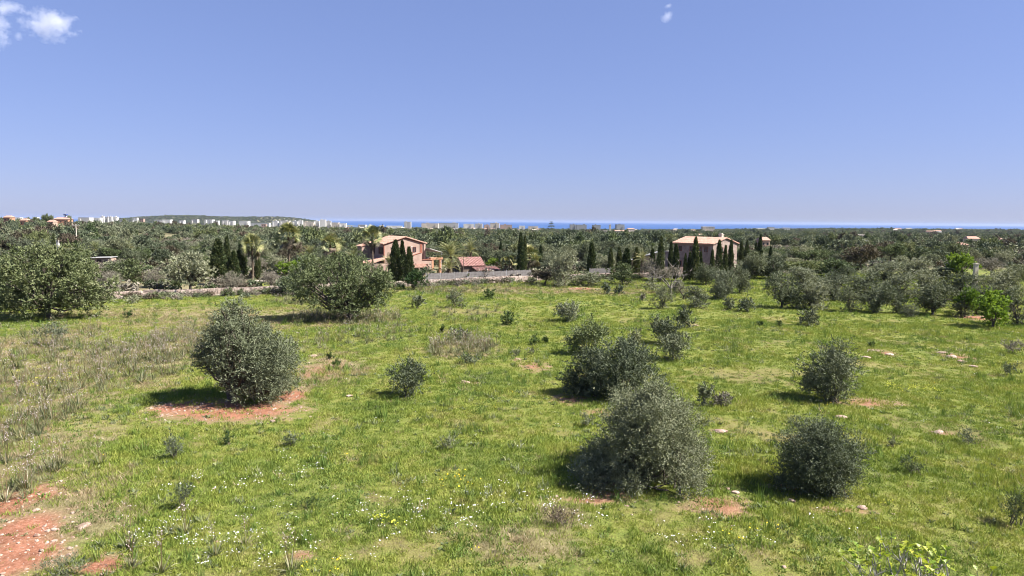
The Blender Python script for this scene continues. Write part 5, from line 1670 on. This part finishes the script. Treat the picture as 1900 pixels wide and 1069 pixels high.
# --- low white building and wall in the left garden, terrace, gate pillars
g = at(168, 137)
o = thing('white_outbuilding', 'low white outbuilding with pale sheet roof in the left garden', 'building', (g[0], g[1], g[2]), math.radians(8))
mb = MB(); mb.box(0, 3.6, 0, 3, -.2, 1.9); mb.obj('wall', M['brownwall'], o)
mb = MB(); mb.prism([(-.2, 1.95), (3.8, 2.05), (3.8, 2.15), (-.2, 2.05)], -.3, 3.3); mb.obj('roof', M['greyroof'], o)
mb = MB(); mb.box(1.2, 2.0, -.05, -.004, -.1, 1.7); mb.obj('door', M['shutter'], o)
mb = MB(); mb.box(2.5, 3.1, -.05, -.004, .8, 1.5); mb.obj('window', M['glass'], o)
mb = MB(); mb.box(0, 3.4, -.12, .12, -.3, .85); mb.box(-.05, 3.45, -.17, .17, .85, .93)
o = mb.obj('garden_wall', M['whitewall']); g = at(162, 131); o.location = g; tag(o, 'short white garden wall before the white outbuilding', 'wall')
g = at(465, 109)
o = thing('garden_terrace', 'pale paved terrace edge on the lawn by the fan palm', 'terrace', (g[0], g[1], g[2] + .02))
for k in range(6):
    mb = MB(); mb.box(.62 * k, .62 * k + .59, -.4, 1.2, -.1, .16 + .01 * (k % 2)); mb.obj('slab', M['cream'], o)
for px, d, y0_, y1_, lb in ((109, 186, 446, 459, 'white gate pillar between two small cypresses on the left'), (1812, 112, 488, 503, 'pinkish stone gate pillar in the right thicket')):
    g = at(px, d); hh = zat(px, y0_, d) - g[2]
    mb = MB(); mb.box(-.28, .28, -.28, .28, -.2, hh - .22); mb.box(-.36, .36, -.36, .36, hh - .22, hh - .1); mb.box(-.2, .2, -.2, .2, hh - .1, hh)
    o = mb.obj('gate_pillar', M['whitewall' if px < 500 else 'cream']); o.location = g; tag(o, lb, 'pillar')

# --- utility pole
d = 205; g = at(144, d)
o = thing('utility_pole', 'pale concrete utility pole with a crossarm on the left slope', 'utility pole', g)
hh = zat(143, 416, d) - g[2]
mb = MB(); mb.tube([(0, 0, -.3), (0, 0, hh)], [.2, .12], 8); mb.obj('shaft', M['cream'], o)
mb = MB(); mb.box(-1.1, 1.1, -.06, .06, hh - .45, hh - .3); mb.tube([(-.9, 0, hh - .3), (-1.2, 0, hh + .9)], [.06, .05], 5); mb.obj('crossarm', M['cream'], o)
for x_ in (-.6, .1, .9):
    mb = MB(); mb.tube([(x_, 0, hh - .3), (x_, 0, hh - .05)], [.06, .045], 6); mb.obj('insulator', M['whitewall'], o)

# ------------------------------------------------------------------ the far buildings
M['seawin'] = mat_rough('far_window_band', [(.3, (.20, .21, .23)), (.7, (.30, .31, .33))], .3, 0)
M['offwhite'] = mat_rough('offwhite_plaster', [(.3, (.33, .315, .295)), (.7, (.43, .415, .39))], .6, .05)
WALLM = dict(offwhite='offwhite', orange='orangewall', white='whitewall', cream='cream', pink='pinkwall', grey='greywall', brown='brownwall')
for i, (p0, p1, t_, f_, d, cl, st, lb) in enumerate(TOWN):
    rr = np.random.default_rng(800 + i)
    cl = 'offwhite' if cl == 'white' and i % 3 == 0 else cl
    a_, b_ = at(p0, d, t_), at(p1, d, t_)
    w = b_[0] - a_[0]; mid = (a_ + b_) / 2; zt = zat((p0 + p1) / 2, t_, d); zg = float(H(mid[0], d)) - 2
    hh = zt - zg; dep = max(w * .7, 6) if w < 40 else 16
    o = thing('apartment_block' if st > 3 else 'far_house', lb, 'building', (mid[0], d, zg), rr.uniform(-.1, .1), 'far buildings between the wood and the sea')
    tiled = cl in ('orange', 'brown') or (cl == 'cream' and st <= 2 and d < 1500 and p1 - p0 < 25)
    mb = MB(); top = hh - (hh * .0 if not tiled else min(1.6, hh * .25)); mb.box(-w / 2, w / 2, 0, dep, 0, top)
    if st > 3:
        k = rr.uniform(-.35, .2); mb.box(w * k, w * (k + .18), dep * .3, dep * .7, top + .002, top + 2.6)
    if st > 1 and not tiled and w > 12:                      # stepped ends, setbacks
        for s_ in (-1, 1):
            if rr.uniform() < .8:
                k = rr.uniform(.15, .35) * w; mb.box(s_ * w / 2 - (k if s_ > 0 else -.1), s_ * w / 2 + (-.1 if s_ > 0 else k), -rr.uniform(2, 5), -.004, 0, top * rr.uniform(.7, .97))
    mb.obj('wall', M[WALLM[cl]], o)
    if tiled:
        mb = MB(); e_ = .5
        mb.add([(-w / 2 - e_, -e_, top), (w / 2 + e_, -e_, top), (w / 2 + e_, dep + e_, top), (-w / 2 - e_, dep + e_, top), (-w / 2 + w * .08, dep / 2, hh), (w / 2 - w * .08, dep / 2, hh)],
               [(0, 1, 5, 4), (1, 2, 5), (2, 3, 4, 5), (3, 0, 4), (3, 2, 1, 0)]); mb.obj('roof', M['tile'], o)
    else:
        mb = MB(); mb.box(-w / 2 - .2, w / 2 + .2, -.2, dep + .2, top - .7, top - .2); mb.obj('parapet', M[WALLM[cl]], o)
    fl = min(3.0, (f_ - t_) / FPX * d / max(st, 1))
    nwin = max(2, int(w / (4.2 if d > 1500 else 3.2)))
    for s in range(st):
        z_ = top - .9 - fl * (s + .5)
        if z_ < .5: break
        if d > 1500:
            mb = MB()
            for k in range(nwin):
                x_ = -w / 2 + (k + .5) * w / nwin
                mb.box(x_ - .9, x_ + .9, -.06, -.01, z_ - .6, z_ + .7)
            mb.obj('window_row', M['seawin'], o)
        else:
            for k in range(nwin):
                x_ = -w / 2 + (k + .5) * w / nwin
                mb = MB(); mb.box(x_ - .5, x_ + .5, -.08, -.01, z_ - .65, z_ + .6); mb.obj('window', M['glass'], o)
rr = np.random.default_rng(1234)
spots = sorted((rr.choice([rr.uniform(640, 1000), rr.uniform(480, 640), rr.uniform(1000, 1900)], p=[.6, .12, .28]), rr.uniform(1500, 2650)) for _ in range(46))
TENS = ['', 'twenty', 'thirty', 'forty']
ONES = 'first second third fourth fifth sixth seventh eighth ninth tenth eleventh twelfth thirteenth fourteenth fifteenth sixteenth seventeenth eighteenth nineteenth twentieth'.split()
count = {}
for k, (px, d) in enumerate(spots):
    g = at(px, d, 425); w = rr.uniform(8, 20); hh = rr.uniform(5, 9.5)
    cl = rr.choice(['white', 'cream', 'pink'], p=[.5, .35, .15])
    n_ = count.get(cl, 0); count[cl] = n_ + 1
    o = thing('far_house', '%s low %s house from the left among trees of the coastal plain' % (ONES[n_] if n_ < 20 else 'twenty ' + ONES[n_ - 20], cl), 'building', (g[0], d, g[2] - 1), rr.uniform(-.4, .4), 'small far houses scattered over the coastal plain')
    mb = MB(); mb.box(-w / 2, w / 2, 0, 8, 0, hh); mb.box(-w * .1, w * .4, -3, -.004, 0, hh * .6); mb.obj('wall', M[WALLM[cl]], o)
    mb = MB(); mb.add([(-w / 2 - .4, -.4, hh + .002), (w / 2 + .4, -.4, hh + .002), (w / 2 + .4, 8.4, hh + .002), (-w / 2 - .4, 8.4, hh + .002), (-w / 2, 4, hh + 1.5), (w / 2, 4, hh + 1.5)],
                      [(0, 1, 5, 4), (1, 2, 5), (2, 3, 4, 5), (3, 0, 4), (3, 2, 1, 0)]); mb.obj('roof', M['tile' if k % 2 else 'cream'], o)
# water tower on the ridge
d = 620; g = at(126.5, d); zt = zat(126.5, 394, d) - g[2]
M['bluepaint'] = mat_rough('blue_paint', [(.3, (.05, .08, .22)), (.7, (.08, .12, .3))], 1, 0)
o = thing('water_tower', 'slim blue and white banded tower on the left ridge', 'tower', g)
mb = MB(); mb.box(-.7, .7, -.7, .7, -.5, zt - 2.8); mb.obj('shaft', M['whitewall'], o)
mb = MB()
for k in (0.0, 2.4):
    mb.box(-1.3, 1.3, -1.3, 1.3, zt - 2.8 - k, zt - 1.7 - k)
mb.obj('tank', M['bluepaint'], o)
mb = MB(); mb.tube([(0, 0, zt - 1.7), (0, 0, zt + 1.2)], [.12, .05], 5); mb.obj('mast', M['steel'], o)
# tall trees standing on the ridge against the sky
RT = [(85, 397, 7, 'umbrella pine on the left ridge, left of the tallest'), (89.5, 394.5, 8, 'tallest umbrella pine on the left ridge'), (95, 399, 9, 'low dark pine on the left ridge before the orange house'),
      (101, 397.5, 6, 'umbrella pine just left of the long orange house'), (133.5, 398, 7, 'lone umbrella pine right of the blue tower'), (54, 402, 9, 'round dark tree on the ridge left of the pines'), (72, 401.5, 10, 'spreading dark tree on the ridge near the pines')]
for px, t_, w_, lb in RT:
    g = at(px, 605); place(KP[0], g, w_ / FPX * 605 * 1.25, zat(px, t_, 605) - g[2], lb)
for px, t_, w_, d, lb in ((940, 446, 26, 240, 'green tree above the fence right of the shed'), (45, 424, 60, 170, 'big brownish tree on the left slope'), (70, 425, 50, 165, 'round bright green pine on the left slope')):
    g = at(px, d); place(KBR[0] if 'brown' in lb else KP[1], g, w_ / FPX * d, zat(px, t_, d) - g[2], lb)

# ------------------------------------------------------------------ rocks and single plants near the camera
ROCKS = [(1622, 652, 24, 'flat pale rock slab, left end of the rock strip in the right meadow'), (1650, 659, 18, 'small flat rock right of the left slab'), (1608, 664, 16, 'small flat rock below the left slab'),
         (1748, 655, 18, 'flat rock at the top of the right rock strip'), (1765, 664, 26, 'largest flat rock in the right rock strip'), (1785, 672, 22, 'flat rock low in the right rock strip'), (1806, 681, 18, 'last flat rock of the right rock strip'),
         (862, 710, 22, 'flat pale rock in the mid meadow'), (962, 668, 10, 'small reddish rock in the mid meadow'), (156, 977, 26, 'pale stone beside the red soil at the lower left'),
         (101, 983, 14, 'rounded stone left of the pale one at the lower left'), (66, 948, 16, 'orange stone in the dry grass at the lower left'), (648, 736, 14, 'pale stone right of the red soil under the olive tree'),
         (580, 661, 18, 'flat pale stone right of the lone olive tree'), (1478, 903, 12, 'stone at the left of the round olive shrub'), (1468, 930, 16, 'larger stone in front of the round olive shrub'),
         (1365, 915, 16, 'pale stone in the brown soil patch'), (1600, 943, 20, 'pale stone right of the round olive shrub'), (1270, 898, 12, 'pale stone near the foot of the biggest shrub'), (1290, 605, 12, 'white stone by the small dark olive shrub'),
         (1740, 803, 24, 'flat pinkish stone in the right meadow'), (1338, 802, 26, 'flat pinkish stone right of the biggest shrub'), (1560, 775, 22, 'pale flat stone below the upright olive shrub')]
for i, (px, py, w_, lb) in enumerate(ROCKS):
    g = G(px, py); w = w_ / FPX * g[1]
    mb = MB(); mb.add(*blob(900 + i, w * .55, w * .42, w * .17 + .02, .3, 2))
    o = mb.obj('rock', M['stone']); o.location = (g[0], g[1], g[2] + .02); o.rotation_euler = (0, 0, rng.uniform(-.5, .5)); tag(o, lb, 'rock')
ASP = [(240, 1018, 1.5, 'tall asphodel clump right of the red soil corner'), (245, 1052, 1.2, 'dry asphodel clump below the tall one at the lower left'), (345, 990, 1.3, 'dark leaved asphodel among white flowers'),
       (185, 862, 1.25, 'asphodel with bare stalk in the left meadow'), (55, 850, 1.2, 'asphodel clump in the dry grass at the left'), (32, 740, 1.3, 'large asphodel clump at the left edge'), (78, 728, 1.3, 'asphodel clump right of the one at the left edge'),
       (540, 1060, 1.4, 'grassy asphodel clump at the bottom edge'), (300, 1062, 1.3, 'asphodel clump with pale flowers at the bottom edge'), (400, 1030, 1.2, 'thin asphodel among white flowers'), (118, 862, 1.0, 'small pale asphodel in the left meadow'), (12, 860, 1.6, 'tall dry asphodel clump at the left edge'),
       (10, 930, 1.6, 'second tall dry asphodel clump at the left edge'), (455, 1010, 1.1, 'asphodel stalk with white flowers low in the meadow')]
for i, (px, py, s_, lb) in enumerate(ASP):
    g = G(px, py); o = thing('asphodel', lb, 'plant', g, rng.uniform(0, 6), None, (s_ * .8,) * 3)
    L_, t_, st_, fl_ = asphodel_parts(950 + i, 40, .5, 2 + i % 3)
    link(bpy.data.objects.new('leaves', quads_mesh('leaves', L_, M['asphodel'], t_)), o)
    st_.obj('stalk', M['straw'], o); fl_.obj('flowers', M['pinkish'], o)

# ------------------------------------------------------------------ clouds
m, nt, out = new_mat('cloud_vapour')
pv = N(nt, 'ShaderNodeVolumePrincipled', Anisotropy=.2)
pv.inputs['Color'].default_value = (1, 1, 1, 1)
tc = N(nt, 'ShaderNodeTexCoord').outputs['Object']
nz = noise(nt, .012, 5, .62, tc)
ln = N(nt, 'ShaderNodeVectorMath', operation='LENGTH')
mp = N(nt, 'ShaderNodeMapping'); nt.links.new(N(nt, 'ShaderNodeTexCoord').outputs['Generated'], mp.inputs[0])
mp.inputs['Location'].default_value = (-1, -1, -1); mp.inputs['Scale'].default_value = (2, 2, 2)
nt.links.new(mp.outputs[0], ln.inputs[0])
fall = math_(nt, 'SUBTRACT', 1.0, ln.outputs['Value'])
den = math_(nt, 'ADD', math_(nt, 'MULTIPLY', fall, .9), math_(nt, 'MULTIPLY_ADD', nz, 2.6))
den.node.inputs[1].links[0].from_node.inputs[2].default_value = -1.55
den = math_(nt, 'MULTIPLY', math_(nt, 'MAXIMUM', den, 0.0), .013)
nt.links.new(den, pv.inputs['Density']); nt.links.new(pv.outputs[0], out.inputs['Volume'])
for px, py, w_, h_, lb in ((90, 46, 95, 52, 'small white cumulus cloud at the upper left'), (-6, 50, 50, 70, 'cloud edge cut by the left picture border'), (12, 15, 60, 20, 'thin cloud wisp at the upper left corner'),
                           (36, 66, 18, 16, 'tiny cloud puff below the upper left cumulus'), (1238, 30, 24, 20, 'tiny white cloud puff at the top right of centre'), (1240, 11, 16, 8, 'smallest cloud wisp above the tiny puff')):
    D0 = 5200.0; d_ = ray(px, py); c_ = np.array([0, 0, CAM_Z]) + d_ / d_[1] * D0
    mb = MB(); w, h = w_ / FPX * D0, h_ / FPX * D0
    vs, fs_ = blob(980 + int(abs(px)), 1, 1, 1, 0, 2); vs = unit(vs)
    mb.add(vs * [w * .62, w * .5, h * .66], fs_)
    o = mb.obj('cloud', m); o.location = c_; tag(o, lb, 'cloud')

# ------------------------------------------------------------------ the air
m, nt, out = new_mat('haze_air')
pv = N(nt, 'ShaderNodeVolumePrincipled', Density=3.2e-5, Anisotropy=.1)
pv.inputs['Color'].default_value = (.42, .50, .66, 1)
nt.links.new(pv.outputs[0], out.inputs['Volume'])
mb = MB(); mb.box(-46000, 46000, -6600, 46000, -48, 62)
haze = mb.obj('haze', m); haze['kind'] = 'stuff'; tag(haze, 'thin pale haze over the whole country', 'haze')
